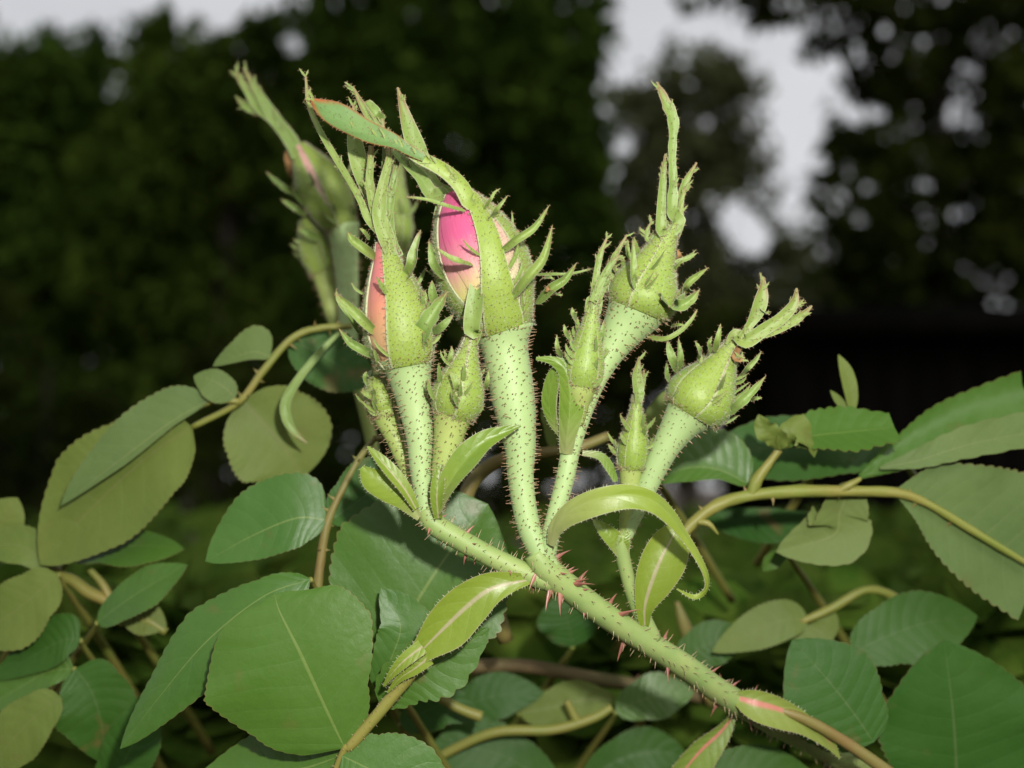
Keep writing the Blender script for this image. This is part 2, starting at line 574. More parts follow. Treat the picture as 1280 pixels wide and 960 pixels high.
def hair(mb, p, d, length, r0=0.8, gl=1.25, mat=0):
    r0, gl, length = r0 * 0.8, gl * 0.8, length * 0.88
    """one fine gland-tipped bristle; sizes in focus-plane pixels"""
    a = norm(np.cross(d, (0.3, 0.7, 0.64)))
    b = np.cross(d, a)
    L = length * S
    q = p + d * L
    vs = []
    for k in range(3):
        c = math.cos(k * 2.0944) * a + math.sin(k * 2.0944) * b
        vs.append(p + c * r0 * S - d * 0.3 * S)
    for k in range(3):
        c = math.cos(k * 2.0944) * a + math.sin(k * 2.0944) * b
        vs.append(q + c * r0 * 0.4 * S)
    mb.add(vs, [(0, 1, 4, 3), (1, 2, 5, 4), (2, 0, 3, 5)], mat)
    if gl > 0:
        g = gl * S
        mb.add([q + a * g, q + b * g, q - a * g, q - b * g, q + d * g * 1.2, q - d * g],
               [(0, 1, 4), (1, 2, 4), (2, 3, 4), (3, 0, 4), (1, 0, 5), (2, 1, 5), (3, 2, 5), (0, 3, 5)], 1)


def tube(mb, ctrl, sides=16, n=None, mat=0, hairs=None, step=9, hlen=6, gl=1.2, r0=0.7, hair_from=0.0, lump=0.0, seed=1, tilt=0.0, cap=True):
    """ctrl: (x, y, z, r) with r the apparent radius in pixels"""
    r = random.Random(seed)
    pts = []
    for c in ctrl:
        p = P(c[0], c[1], c[2])
        pts.append([p[0], p[1], p[2], c[3] * px(p)])
    n = n or max(8, (len(ctrl) - 1) * 7)
    cs = spline(pts, n)
    pos, rad = cs[:, :3], np.maximum(cs[:, 3], 1e-6)
    vs, uvs, fr = [], [], []
    tan = norm(pos[1] - pos[0])
    e1 = norm(-FWD - tan * np.dot(-FWD, tan))
    for i in range(n + 1):
        tan = norm(pos[min(i + 1, n)] - pos[max(i - 1, 0)])
        e1 = norm(e1 - tan * np.dot(e1, tan))
        e2 = np.cross(tan, e1)
        fr.append((tan, e1, e2))
        for k in range(sides):
            a = 2 * math.pi * k / sides
            rr = rad[i] * (1 + lump * (math.sin(3 * a + i * 0.9) + math.sin(5 * a - i * 1.7)) * 0.5)
            vs.append(pos[i] + rr * (math.cos(a) * e1 + math.sin(a) * e2))
            uvs.append((k / sides, i / n))
    fs = []
    for i in range(n):
        for k in range(sides):
            a, b = i * sides + k, i * sides + (k + 1) % sides
            fs.append((a, b, b + sides, a + sides))
    if cap:
        fs.append(tuple(range(sides - 1, -1, -1)))
        fs.append(tuple(n * sides + k for k in range(sides)))
    mb.add(vs, fs, mat, uvs)
    if hairs is not None:
        arc = np.concatenate([[0], np.cumsum(np.linalg.norm(np.diff(pos, axis=0), axis=1))])
        s, row = arc[-1] * hair_from, 0
        while s < arc[-1]:
            i = int(np.searchsorted(arc, s)) - 1
            i = min(max(i, 0), n - 1)
            t = (s - arc[i]) / max(arc[i + 1] - arc[i], 1e-9)
            p0 = pos[i] * (1 - t) + pos[i + 1] * t
            rr = rad[i] * (1 - t) + rad[i + 1] * t
            tan, e1, e2 = fr[i]
            sp = step * S
            cnt = max(5, int(2 * math.pi * rr / sp))
            row += 1
            for k in range(cnt):
                if r.random() < 0.16:
                    continue
                a = 2 * math.pi * (k + 0.5 * (row % 2) + r.uniform(-0.42, 0.42)) / cnt
                d = math.cos(a) * e1 + math.sin(a) * e2
                p = p0 + d * rr * 0.99 + tan * sp * r.uniform(-0.45, 0.45)
                dd = norm(d + tan * (tilt + r.uniform(-0.25, 0.25)) + np.cross(tan, d) * r.uniform(-0.2, 0.2))
                hair(hairs, p, dd, hlen * r.choice((0.5, 0.8, 1.0, 1.35)) * r.uniform(0.8, 1.1), r0, gl * r.uniform(0.75, 1.15))
            s += sp * 0.9
    return pos, rad, fr


class Calyx:
    def __init__(self, B, A, prof):
        self.B, self.A = P(*B), P(*A)
        self.ax = norm(self.A - self.B)
        c = -FWD
        self.e1 = norm(c - self.ax * np.dot(c, self.ax))
        self.e2 = np.cross(self.ax, self.e1)
        self.prof = prof
        self.k = px((self.A + self.B) / 2)

    def R(self, t):
        return sm(self.prof, t) * self.k

    def pt(self, t, phi, off=1.0, add=0.0):
        a = math.radians(phi)
        return self.B + (self.A - self.B) * t + (math.cos(a) * self.e1 + math.sin(a) * self.e2) * (self.R(t) * off + add * self.k)

    def nrm(self, phi):
        a = math.radians(phi)
        return math.cos(a) * self.e1 + math.sin(a) * self.e2

    def shell(self, mb, phi, dl, dr, t0=0.0, t1=1.0, off=1.0, thick=2.0, nt=26, ns=10, mat=0, hairs=None, step=9, hlen=4, gl=1.0, seed=0, lift=0.0, shift=0.0, keel=0.05, flare=0.0, edge_hairs=None):
        """dl, dr: evenly spaced half angles (degrees) to the left and right along t"""
        r = random.Random(seed)
        top, bot, uvs = [], [], []
        for i in range(nt + 1):
            s = i / nt
            t = t0 + (t1 - t0) * s
            c = phi + shift * s
            for j in range(ns + 1):
                u = -1 + 2 * j / ns
                a = c + (u * sm(dr, s) if u > 0 else u * sm(dl, s))
                o = off + keel * (1 - u * u) * math.sin(min(1, s * 1.2) * math.pi) + lift * abs(u) ** 3 * s - 0.10 * max(0.0, 1 - s / 0.07) ** 2
                top.append(self.pt(t, a, o))
                bot.append(self.pt(t, a, o, -thick))
                uvs.append((j / ns, s))
        n1 = ns + 1
        ft = [(i * n1 + j, i * n1 + j + 1, (i + 1) * n1 + j + 1, (i + 1) * n1 + j) for i in range(nt) for j in range(ns)]
        mb.add(top, ft, mat, uvs)
        mb.add(bot, [f[::-1] for f in ft], mat, uvs)
        ring = [i * n1 for i in range(nt + 1)] + [nt * n1 + j for j in range(1, ns + 1)] + [i * n1 + ns for i in range(nt - 1, -1, -1)] + [j for j in range(ns - 1, 0, -1)]
        rv, ru = [], []
        for i in ring:
            rv += [top[i], bot[i]]
            ru += [uvs[i], uvs[i]]
        L = len(ring)
        mb.add(rv, [(2 * i, 2 * i + 1, 2 * ((i + 1) % L) + 1, 2 * ((i + 1) % L)) for i in range(L)], mat, ru)
        if hairs is not None:
            area = np.linalg.norm(self.A - self.B) * (t1 - t0) * self.R(0.4) * math.radians(sm(dl, 0.35) + sm(dr, 0.35))
            nd = int(area / (step * S) ** 2)
            g1 = max(2, int(math.sqrt(nd * 1.9)))
            g2 = max(2, int(nd / g1) + 1)
            for q_ in range(g1 * g2):
                s = (q_ // g2 + r.uniform(0.1, 0.9)) / g1
                u = ((q_ % g2 + 0.5 * ((q_ // g2) % 2) + r.uniform(-0.25, 0.25)) / g2) * 2 - 1
                u = max(-0.97, min(0.97, u))
                w = sm(dr, s) if u > 0 else sm(dl, s)
                if r.random() * 40 > w + 10:
                    continue
                t = t0 + (t1 - t0) * s
                a = phi + shift * s + u * w
                o = off + keel * (1 - u * u) * math.sin(min(1, s * 1.2) * math.pi)
                d = norm(self.nrm(a) + self.ax * r.uniform(-0.1, 0.4))
                hair(hairs, self.pt(t, a, o), d, hlen * r.uniform(0.5, 1.2), 0.5, gl * r.uniform(0.65, 1.05))
                for _ in range(3):      # soft down between the glands
                    a2 = a + r.uniform(-9, 9)
                    hair(hairs, self.pt(t + r.uniform(-0.035, 0.035), a2, o), norm(self.nrm(a2) * r.uniform(0.2, 0.8) + self.ax * r.uniform(-0.6, 1.0) + np.cross(self.ax, self.nrm(a2)) * r.uniform(-0.8, 0.8)), r.uniform(2.0, 4.5), 0.26, 0, 2)
            for sg in (-1, 1):
                Ltot = np.linalg.norm(self.A - self.B) * (t1 - t0)
                for k in range(int(Ltot / (4.2 * S))):
                    s = r.random()
                    w = sm(dr, s) if sg > 0 else sm(dl, s)
                    a = phi + shift * s + sg * w
                    t = t0 + (t1 - t0) * s
                    side = norm(np.cross(self.ax, self.nrm(a))) * sg
                    if k % 2:
                        hair(hairs, self.pt(t, a, off + lift * s), norm(side + self.nrm(a) * r.uniform(-0.2, 1.2) + self.ax * r.uniform(-0.4, 0.5)), r.uniform(2.5, 6), 0.3, 0, 2)
                        hair(hairs, self.pt(t, a + r.uniform(-6, 0) * sg, off + lift * s), norm(side * 0.6 + self.nrm(a) * r.uniform(0.3, 1.2) + self.ax * r.uniform(-0.4, 0.5)), r.uniform(2, 5), 0.3, 0, 2)
                    hair(hairs, self.pt(t, a, off + lift * s), norm(side + self.nrm(a) * r.uniform(0.1, 0.9) + self.ax * r.uniform(-0.2, 0.3)), r.uniform(2.2, 4.8), 0.42, 0.7 * gl)
        return self.pt(t1, phi + shift, off + 0.02)


def thorn(name, p, d, along, length, base, thing, parent, mat):
    """flattened prickle: broad along the stem at its foot, curving to a sharp point"""
    mb = MB()
    side = norm(np.cross(d, along))
    vs, uvs = [], []
    rings, sides = 5, 8
    for i in range(rings):
        t = i / rings
        w = (1 - t) ** 1.5
        c = p + d * (length * S * t) + along * (-length * S * 0.22 * t * t) - d * (1.0 * S) * (1 - t)
        for k in range(sides):
            a = 2 * math.pi * k / sides
            vs.append(c + along * math.cos(a) * base * S * (w + 0.03) + side * math.sin(a) * base * 0.45 * S * (w + 0.05))
    vs.append(p + d * length * S - along * length * S * 0.22)
    fs = [(i * sides + k, i * sides + (k + 1) % sides, (i + 1) * sides + (k + 1) % sides, (i + 1) * sides + k) for i in range(rings - 1) for k in range(sides)]
    top = rings * sides
    fs += [((rings - 1) * sides + k, (rings - 1) * sides + (k + 1) % sides, top) for k in range(sides)]
    mb.add(vs, fs)
    return thing.part(name, mb, mat, parent)

# ------------------------------------------------------------------ setting: ground, trees, shed
def foliage_material(name, a, b, trans=0.3, scale=1.2):
    m, t, out = mat_new(name)
    tc = N(t, 'ShaderNodeTexCoord')
    n1 = N(t, 'ShaderNodeTexNoise')
    n1.inputs['Scale'].default_value = scale
    n1.inputs['Detail'].default_value = 8
    n1.inputs['Roughness'].default_value = 0.7
    t.links.new(tc.outputs['Object'], n1.inputs[0])
    c = mix_rgb(t, math_node(t, 'MULTIPLY', math_node(t, 'SUBTRACT', n1.outputs[0], 0.35, True), 3.2, True), a, b)
    bs = N(t, 'ShaderNodeBsdfPrincipled')
    t.links.new(c, bs.inputs['Base Color'])
    bs.inputs['Roughness'].default_value = 0.85
    bs.inputs['Specular IOR Level'].default_value = 0.05
    tr = N(t, 'ShaderNodeBsdfTranslucent')
    t.links.new(c, tr.inputs[0])
    mx = N(t, 'ShaderNodeMixShader')
    mx.inputs[0].default_value = trans
    t.links.new(bs.outputs[0], mx.inputs[1])
    t.links.new(tr.outputs[0], mx.inputs[2])
    t.links.new(mx.outputs[0], out.inputs[0])
    return m


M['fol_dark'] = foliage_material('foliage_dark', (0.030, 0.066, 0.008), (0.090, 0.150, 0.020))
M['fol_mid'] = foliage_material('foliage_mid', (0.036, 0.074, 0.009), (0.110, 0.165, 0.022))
M['fol_far'] = foliage_material('foliage_far', (0.075, 0.095, 0.035), (0.12, 0.13, 0.055))  # lightened colours put the haze of distance into the leaves
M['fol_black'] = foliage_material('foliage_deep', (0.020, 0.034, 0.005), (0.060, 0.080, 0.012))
M['bark'] = plain('bark', (0.035, 0.028, 0.020), (0.07, 0.055, 0.04), 9, 0.9, 0.8, 0.02, stretch=(3, 3, 0.6))
M['soil'] = plain('soil', (0.045, 0.032, 0.018), (0.085, 0.060, 0.032), 14, 0.95, 0.8, 0.02)
M['board'] = plain('tarred_board', (0.005, 0.005, 0.004), (0.009, 0.008, 0.006), 6, 1.0, 0.4, 0.004, spec=0.0, stretch=(1, 1, 0.1))
M['felt'] = plain('roof_felt', (0.006, 0.006, 0.006), (0.010, 0.010, 0.009), 20, 1.0, 0.3, 0.004, spec=0.0)


def box(mb, lo, hi, mat=0):
    (a, b, c), (d, e, f) = lo, hi
    v = [(a, b, c), (d, b, c), (d, e, c), (a, e, c), (a, b, f), (d, b, f), (d, e, f), (a, e, f)]
    mb.add(v, [(0, 3, 2, 1), (4, 5, 6, 7), (0, 1, 5, 4), (1, 2, 6, 5), (2, 3, 7, 6), (3, 0, 4, 7)], mat)


def ground():
    mb = MB()
    n, ext = 60, 120.0
    vs, fs = [], []
    for i in range(n + 1):
        for j in range(n + 1):
            a, b = (i / n * 2 - 1), (j / n * 2 - 1)
            x, y = ext * a * abs(a) ** 1.5, ext * b * abs(b) ** 1.5
            vs.append((x, y, 0.03 * math.sin(x * 2.1 + 1) * math.sin(y * 1.7)))
    for i in range(n):
        for j in range(n):
            a = i * (n + 1) + j
            fs.append((a, a + n + 1, a + n + 2, a + 1))
    mb.add(vs, fs)
    o = mb.build('ground', M['soil'])
    tag(o, 'bare brown soil of the garden under the bushes', None, kind='structure')


def wtube(mb, pts, sides=8, n=12, mat=0):
    cs = spline(np.array(pts, float), n)
    vs, fs = [], []
    tan = norm(cs[1][:3] - cs[0][:3])
    e1 = norm(np.cross(tan, (0.3, 0.9, 0.2)))
    for i in range(n + 1):
        tan = norm(cs[min(i + 1, n)][:3] - cs[max(i - 1, 0)][:3])
        e1 = norm(e1 - tan * np.dot(e1, tan))
        e2 = np.cross(tan, e1)
        for k in range(sides):
            a = 2 * math.pi * k / sides
            vs.append(cs[i][:3] + max(cs[i][3], 0.003) * (math.cos(a) * e1 + math.sin(a) * e2))
    for i in range(n):
        for k in range(sides):
            a, b = i * sides + k, i * sides + (k + 1) % sides
            fs.append((a, b, b + sides, a + sides))
    mb.add(vs, fs, mat)


def gap_noise(p, f, ph):
    x, y, z = p[:, 0] * f + ph, p[:, 1] * f + ph * 1.7, p[:, 2] * f + ph * 0.6
    return (np.sin(x * 1.3 + 1.7 * np.sin(y)) + np.sin(y * 1.1 + 1.5 * np.sin(z)) + np.sin(z * 1.5 + 1.6 * np.sin(x))) / 3.0


def crown(blobs, dist, dens, leaf, gap, seed, zr=0.7, freq=None):
    rs = np.random.RandomState(seed)
    k = dist / F
    C = []
    for b in blobs:
        x, y, rx, ry = b[:4]
        dd = dist + (b[4] if len(b) > 4 else rs.uniform(-0.25, 0.25) * rx * k)
        c = at(x, y, dd)
        n = int(dens * rx * ry * (k ** 2) / leaf ** 2)
        d = rs.normal(size=(n, 3))
        d /= np.linalg.norm(d, axis=1)[:, None]
        rad = rs.uniform(0, 1, n) ** 0.45
        rad *= 1 + 0.22 * np.sin(d[:, 0] * 7 + seed) * np.sin(d[:, 2] * 8 + seed * 2) + 0.12 * np.sin(d[:, 0] * 17) * np.sin(d[:, 2] * 15)
        dim = np.array((rx * k, rx * k * zr, ry * k))
        p = d * rad[:, None] * dim + c
        m_ = 26
        q = rs.normal(size=(m_, 3))
        q /= np.linalg.norm(q, axis=1)[:, None]
        q = q * (rs.uniform(0.25, 1.05, m_) ** 0.6)[:, None]
        nc = int(n * 0.72)
        p[:nc] = c + (q[rs.randint(0, m_, nc)] + rs.normal(size=(nc, 3)) * 0.13) * dim
        C.append(p)
    p = np.vstack(C)
    if gap > -1:
        g = gap_noise(p, freq or (2.6 / (k * 90)), seed)
        p = p[g > gap]
    p = p[p[:, 2] > 0.05]
    n = len(p)
    a = rs.normal(size=(n, 3))
    a /= np.linalg.norm(a, axis=1)[:, None]
    up = np.array((0, 0, 1.0)) + rs.normal(size=(n, 3)) * 0.7
    b = np.cross(up, a)
    b /= np.linalg.norm(b, axis=1)[:, None]
    s = leaf * rs.uniform(0.6, 1.3, n)[:, None]
    v = np.empty((n, 4, 3))
    v[:, 0] = p - a * s
    v[:, 1] = p + b * s * 0.5
    v[:, 2] = p + a * s
    v[:, 3] = p - b * s * 0.5
    return v.reshape(-1, 3)


def tree(name, label, x, blobs, dist, mat, dens=3.0, leaf=0.10, gap=-0.25, seed=1, trunk=0.16, freq=None, cat='tree', shade_canopy=None):
    c0 = at(x, 600, dist)
    base = np.array((c0[0], c0[1], 0.0))
    T = Thing(name, base, label, cat, 'trees standing behind the rose bush' if cat == 'tree' else 'dark shrubs low behind the rose bush')
    r = random.Random(seed)
    mb = MB()
    ys = min(b[1] for b in blobs)
    top = at(x, ys + 30, dist)
    wtube(mb, [(*base, trunk * 1.25), (*(base * 0.7 + top * 0.3 + (r.uniform(-.1, .1), 0, 0)), trunk), (*(base * 0.35 + top * 0.65 + (r.uniform(-.15, .15), 0, 0)), trunk * 0.6), (*top, trunk * 0.12)])
    for b in blobs:
        if abs(b[0] - x) > 170 or b[2] < 60:
            continue
        q = at(b[0], b[1], dist + (b[4] if len(b) > 4 else 0))
        f = r.uniform(0.25, 0.6)
        st = base * (1 - f) + top * f
        if q[2] < st[2]:
            st = np.array((base[0], base[1], max(0.1, q[2] * 0.7)))
        md = (st + q) / 2 + np.array((0, 0, 0.15))
        wtube(mb, [(*st, trunk * 0.22), (*md, trunk * 0.09), (*q, trunk * 0.02)], 6, 8)
    T.part('trunk', mb, M['bark'])
    v = crown(blobs, dist, dens, leaf, gap, seed, freq=freq)
    for (X, Y, Z, rx, ry, rz) in (shade_canopy or []):   # unseen leaf masses added overhead to cut the sky light on the bush
        rs = np.random.RandomState(int(X * 10 + 500))
        m_ = 2600
        d = rs.normal(size=(m_, 3))
        d /= np.linalg.norm(d, axis=1)[:, None]
        p_ = d * (rs.uniform(0, 1, m_) ** 0.4)[:, None] * np.array((rx, ry, rz)) + np.array((X, Y, Z))
        a = rs.normal(size=(m_, 3))
        a /= np.linalg.norm(a, axis=1)[:, None]
        b = np.cross(np.array((0, 0, 1.0)) + rs.normal(size=(m_, 3)) * 0.5, a)
        b /= np.linalg.norm(b, axis=1)[:, None]
        s = 0.11 * rs.uniform(0.6, 1.3, m_)[:, None]
        v = np.vstack([v, np.stack([p_ - a * s, p_ + b * s * 0.5, p_ + a * s, p_ - b * s * 0.5], 1).reshape(-1, 3)])
    n = len(v) // 4
    me = bpy.data.meshes.new('crown')
    v = v - base
    me.vertices.add(len(v))
    me.vertices.foreach_set('co', v.astype('f').ravel())
    me.loops.add(n * 4)
    me.loops.foreach_set('vertex_index', np.arange(n * 4, dtype='i'))
    me.polygons.add(n)
    me.polygons.foreach_set('loop_start', np.arange(0, n * 4, 4, dtype='i'))
    me.materials.append(mat)
    me.update(calc_edges=True)
    me.validate()
    o = bpy.data.objects.new('crown', me)
    COL.objects.link(o)
    o.parent = T.o
    return T


ground()

tree('broad_tree', 'dark green tree at the far left with a spiky top', 70,
     [(20, 150, 120, 120), (90, 130, 90, 95), (-60, 200, 130, 150), (60, 300, 150, 140), (10, 440, 170, 130), (150, 420, 120, 120), (70, 560, 170, 100), (30, 60, 30, 35), (120, 75, 16, 40), (60, 70, 18, 40), (170, 230, 110, 120), (180, 330, 110, 110), (40, 230, 150, 120), (-120, 330, 150, 150), (170, 520, 130, 100), (-230, 180, 170, 160), (-260, 400, 190, 170), (-420, 240, 180, 190), (-440, 460, 190, 160), (-600, 330, 170, 230)],
     13.0, M['fol_dark'], dens=26, leaf=0.11, gap=-0.6, seed=3)
tree('broad_tree', 'mid green tree with uneven rounded top left of the blurred bud', 270,
     [(270, 140, 110, 110), (200, 110, 60, 80), (340, 130, 90, 100), (300, 260, 140, 120), (220, 340, 120, 110), (330, 420, 130, 120), (260, 540, 150, 110), (205, 35, 18, 34), (245, 45, 14, 26), (320, 48, 40, 34), (400, 200, 90, 110), (410, 330, 100, 110), (400, 450, 120, 110), (170, 240, 90, 100)],
     12.0, M['fol_mid'], dens=26, leaf=0.10, gap=-0.6, seed=8)
tree('broad_tree', 'tallest dark tree rising out of frame behind the central buds', 560,
     [(480, 60, 120, 130), (600, 40, 140, 130), (690, 50, 80, 90), (530, 190, 140, 120), (660, 190, 110, 90), (700, 240, 75, 70), (560, 320, 150, 120), (680, 350, 110, 90), (470, 330, 110, 120), (600, 470, 180, 120), (480, 540, 150, 100), (560, -90, 200, 100), (735, 25, 35, 40), (745, 185, 28, 40), (420, 60, 50, 60), (640, 280, 120, 110), (720, 330, 70, 80), (730, 420, 90, 80), (420, 200, 70, 110), (640, 120, 110, 90)],
     11.0, M['fol_dark'], dens=24, leaf=0.10, gap=-0.7, seed=15, trunk=0.22)
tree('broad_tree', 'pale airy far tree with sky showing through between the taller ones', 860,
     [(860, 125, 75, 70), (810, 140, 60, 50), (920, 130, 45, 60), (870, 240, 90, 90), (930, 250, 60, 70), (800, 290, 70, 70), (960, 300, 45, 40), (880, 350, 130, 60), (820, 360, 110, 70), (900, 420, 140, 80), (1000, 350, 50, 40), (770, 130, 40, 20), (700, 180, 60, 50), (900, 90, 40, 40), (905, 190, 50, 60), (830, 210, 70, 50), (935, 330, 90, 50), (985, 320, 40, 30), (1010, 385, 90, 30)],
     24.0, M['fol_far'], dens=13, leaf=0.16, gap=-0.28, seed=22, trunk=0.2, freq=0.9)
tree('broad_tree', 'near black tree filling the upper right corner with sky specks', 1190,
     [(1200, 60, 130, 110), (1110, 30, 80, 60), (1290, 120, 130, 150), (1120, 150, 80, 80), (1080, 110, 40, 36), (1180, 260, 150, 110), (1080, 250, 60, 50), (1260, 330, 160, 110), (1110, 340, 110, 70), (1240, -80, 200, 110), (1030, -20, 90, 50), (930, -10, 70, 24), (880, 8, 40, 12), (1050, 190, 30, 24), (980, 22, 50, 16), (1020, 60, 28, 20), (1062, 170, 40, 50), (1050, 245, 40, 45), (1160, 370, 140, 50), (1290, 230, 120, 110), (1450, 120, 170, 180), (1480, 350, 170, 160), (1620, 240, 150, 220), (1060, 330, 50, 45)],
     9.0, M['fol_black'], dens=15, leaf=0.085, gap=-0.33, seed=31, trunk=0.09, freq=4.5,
     shade_canopy=[(2.8, 3.2, 5.2, 2.0, 2.0, 0.8), (0.6, 1.4, 5.4, 2.0, 2.0, 0.7), (3.2, 0.2, 4.8, 1.8, 2.0, 0.8), (-1.6, 2.2, 5.8, 1.8, 1.6, 0.6), (0.8, -1.4, 5.0, 2.2, 1.8, 0.8), (-2.2, -0.4, 5.4, 2.0, 1.9, 0.8)])
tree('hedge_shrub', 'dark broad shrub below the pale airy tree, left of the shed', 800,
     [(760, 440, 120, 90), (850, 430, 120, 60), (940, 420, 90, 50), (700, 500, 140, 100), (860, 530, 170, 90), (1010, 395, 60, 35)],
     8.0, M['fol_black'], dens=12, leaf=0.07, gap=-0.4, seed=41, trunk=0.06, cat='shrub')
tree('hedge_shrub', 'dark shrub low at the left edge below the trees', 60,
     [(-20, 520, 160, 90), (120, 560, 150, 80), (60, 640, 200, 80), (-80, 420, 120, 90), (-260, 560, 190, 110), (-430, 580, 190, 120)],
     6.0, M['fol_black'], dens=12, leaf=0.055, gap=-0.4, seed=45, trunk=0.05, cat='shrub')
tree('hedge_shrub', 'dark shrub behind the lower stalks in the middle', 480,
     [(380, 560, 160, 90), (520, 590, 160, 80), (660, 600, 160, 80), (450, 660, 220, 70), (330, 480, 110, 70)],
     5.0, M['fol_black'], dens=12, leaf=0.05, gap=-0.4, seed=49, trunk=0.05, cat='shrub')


def shed():
    a = at(985, 600, 7.0)
    T = Thing('shed', (a[0], a[1], 0), 'low black boarded shed with a flat felt roof at the right edge', 'shed')
    x0, y0 = a[0], a[1]
    W, Dp, H = 3.6, 2.2, 1.96
    mb = MB()
    box(mb, (x0, y0, 0), (x0 + W, y0 + Dp, H - 0.02))
    T.part('wall', mb, M['board'])
    mb = MB()
    box(mb, (x0 - 0.18, y0 - 0.22, H), (x0 + W + 0.2, y0 + Dp + 0.2, H + 0.07))
    T.part('roof', mb, M['felt'])
    mb = MB()
    box(mb, (x0 - 0.15, y0 - 0.245, H - 0.11), (x0 + W + 0.2, y0 - 0.222, H + 0.03))
    T.part('fascia_board', mb, M['board'])
    bw = 0.2
    for i in range(int(W / bw)):
        mb = MB()
        jit = rng.uniform(0.012, 0.024)
        box(mb, (x0 + i * bw + 0.006, y0 - jit, 0.05), (x0 + (i + 1) * bw - 0.006, y0 - 0.001, H - 0.13 + 0.002 * (i % 3)))
        T.part('plank', mb, M['board'])


shed()

# ------------------------------------------------------------------ the flowering rose shoot
def lobe(mb, hb, pts, w, prof=(0.55, 0.85), face=(0.2, 0.2, 1), mat=0, seed=0, nv=18, nu=6, cup=0.1, teeth=0, **kw):
    pts = list(pts)
    if not isinstance(pts[0], np.ndarray) and hb is not None:
        pts[0] = (pts[0][0], pts[0][1], pts[0][2] + 18)
    rr = random.Random(seed * 31 + len(pts))
    face = (face[0] + rr.uniform(-0.5, 0.5), face[1] + rr.uniform(-0.3, 0.4), face[2])
    kw.setdefault('fold', rr.uniform(0.15, 0.5))
    kw.setdefault('wave', 0.12)
    kw.setdefault('dots', 9)
    blade(mb, pts, w * 0.76, prof=prof, face=face, mats=(mat, mat), hairs=hb, hair_len=3.6, hair_step=5.5, nv=nv, nu=nu, thick=0.7, cup=cup, seed=seed, teeth=teeth, tamp=0.3, **kw)


def tipw(mb, hb, pts, w, face=(0.2, 0.2, 1), mat=0, seed=0, nv=24, nu=6, cup=0.12, teeth=0, **kw):
    kw.setdefault('fold', 0.2)
    kw.setdefault('wave', 0.08)
    kw.setdefault('dots', 8)
    if not kw.pop('solid', False):
        w = [w[0] * 0.45, w[1] * 0.85] + list(w[2:])
    """strip with explicit half widths"""
    blade(mb, pts, w, face=face, mats=(mat, mat), hairs=hb, hair_len=3.6, hair_step=5.5, nv=nv, nu=nu, thick=1.5, cup=cup, seed=seed, teeth=teeth, tamp=0.3, **kw)


SEP = None


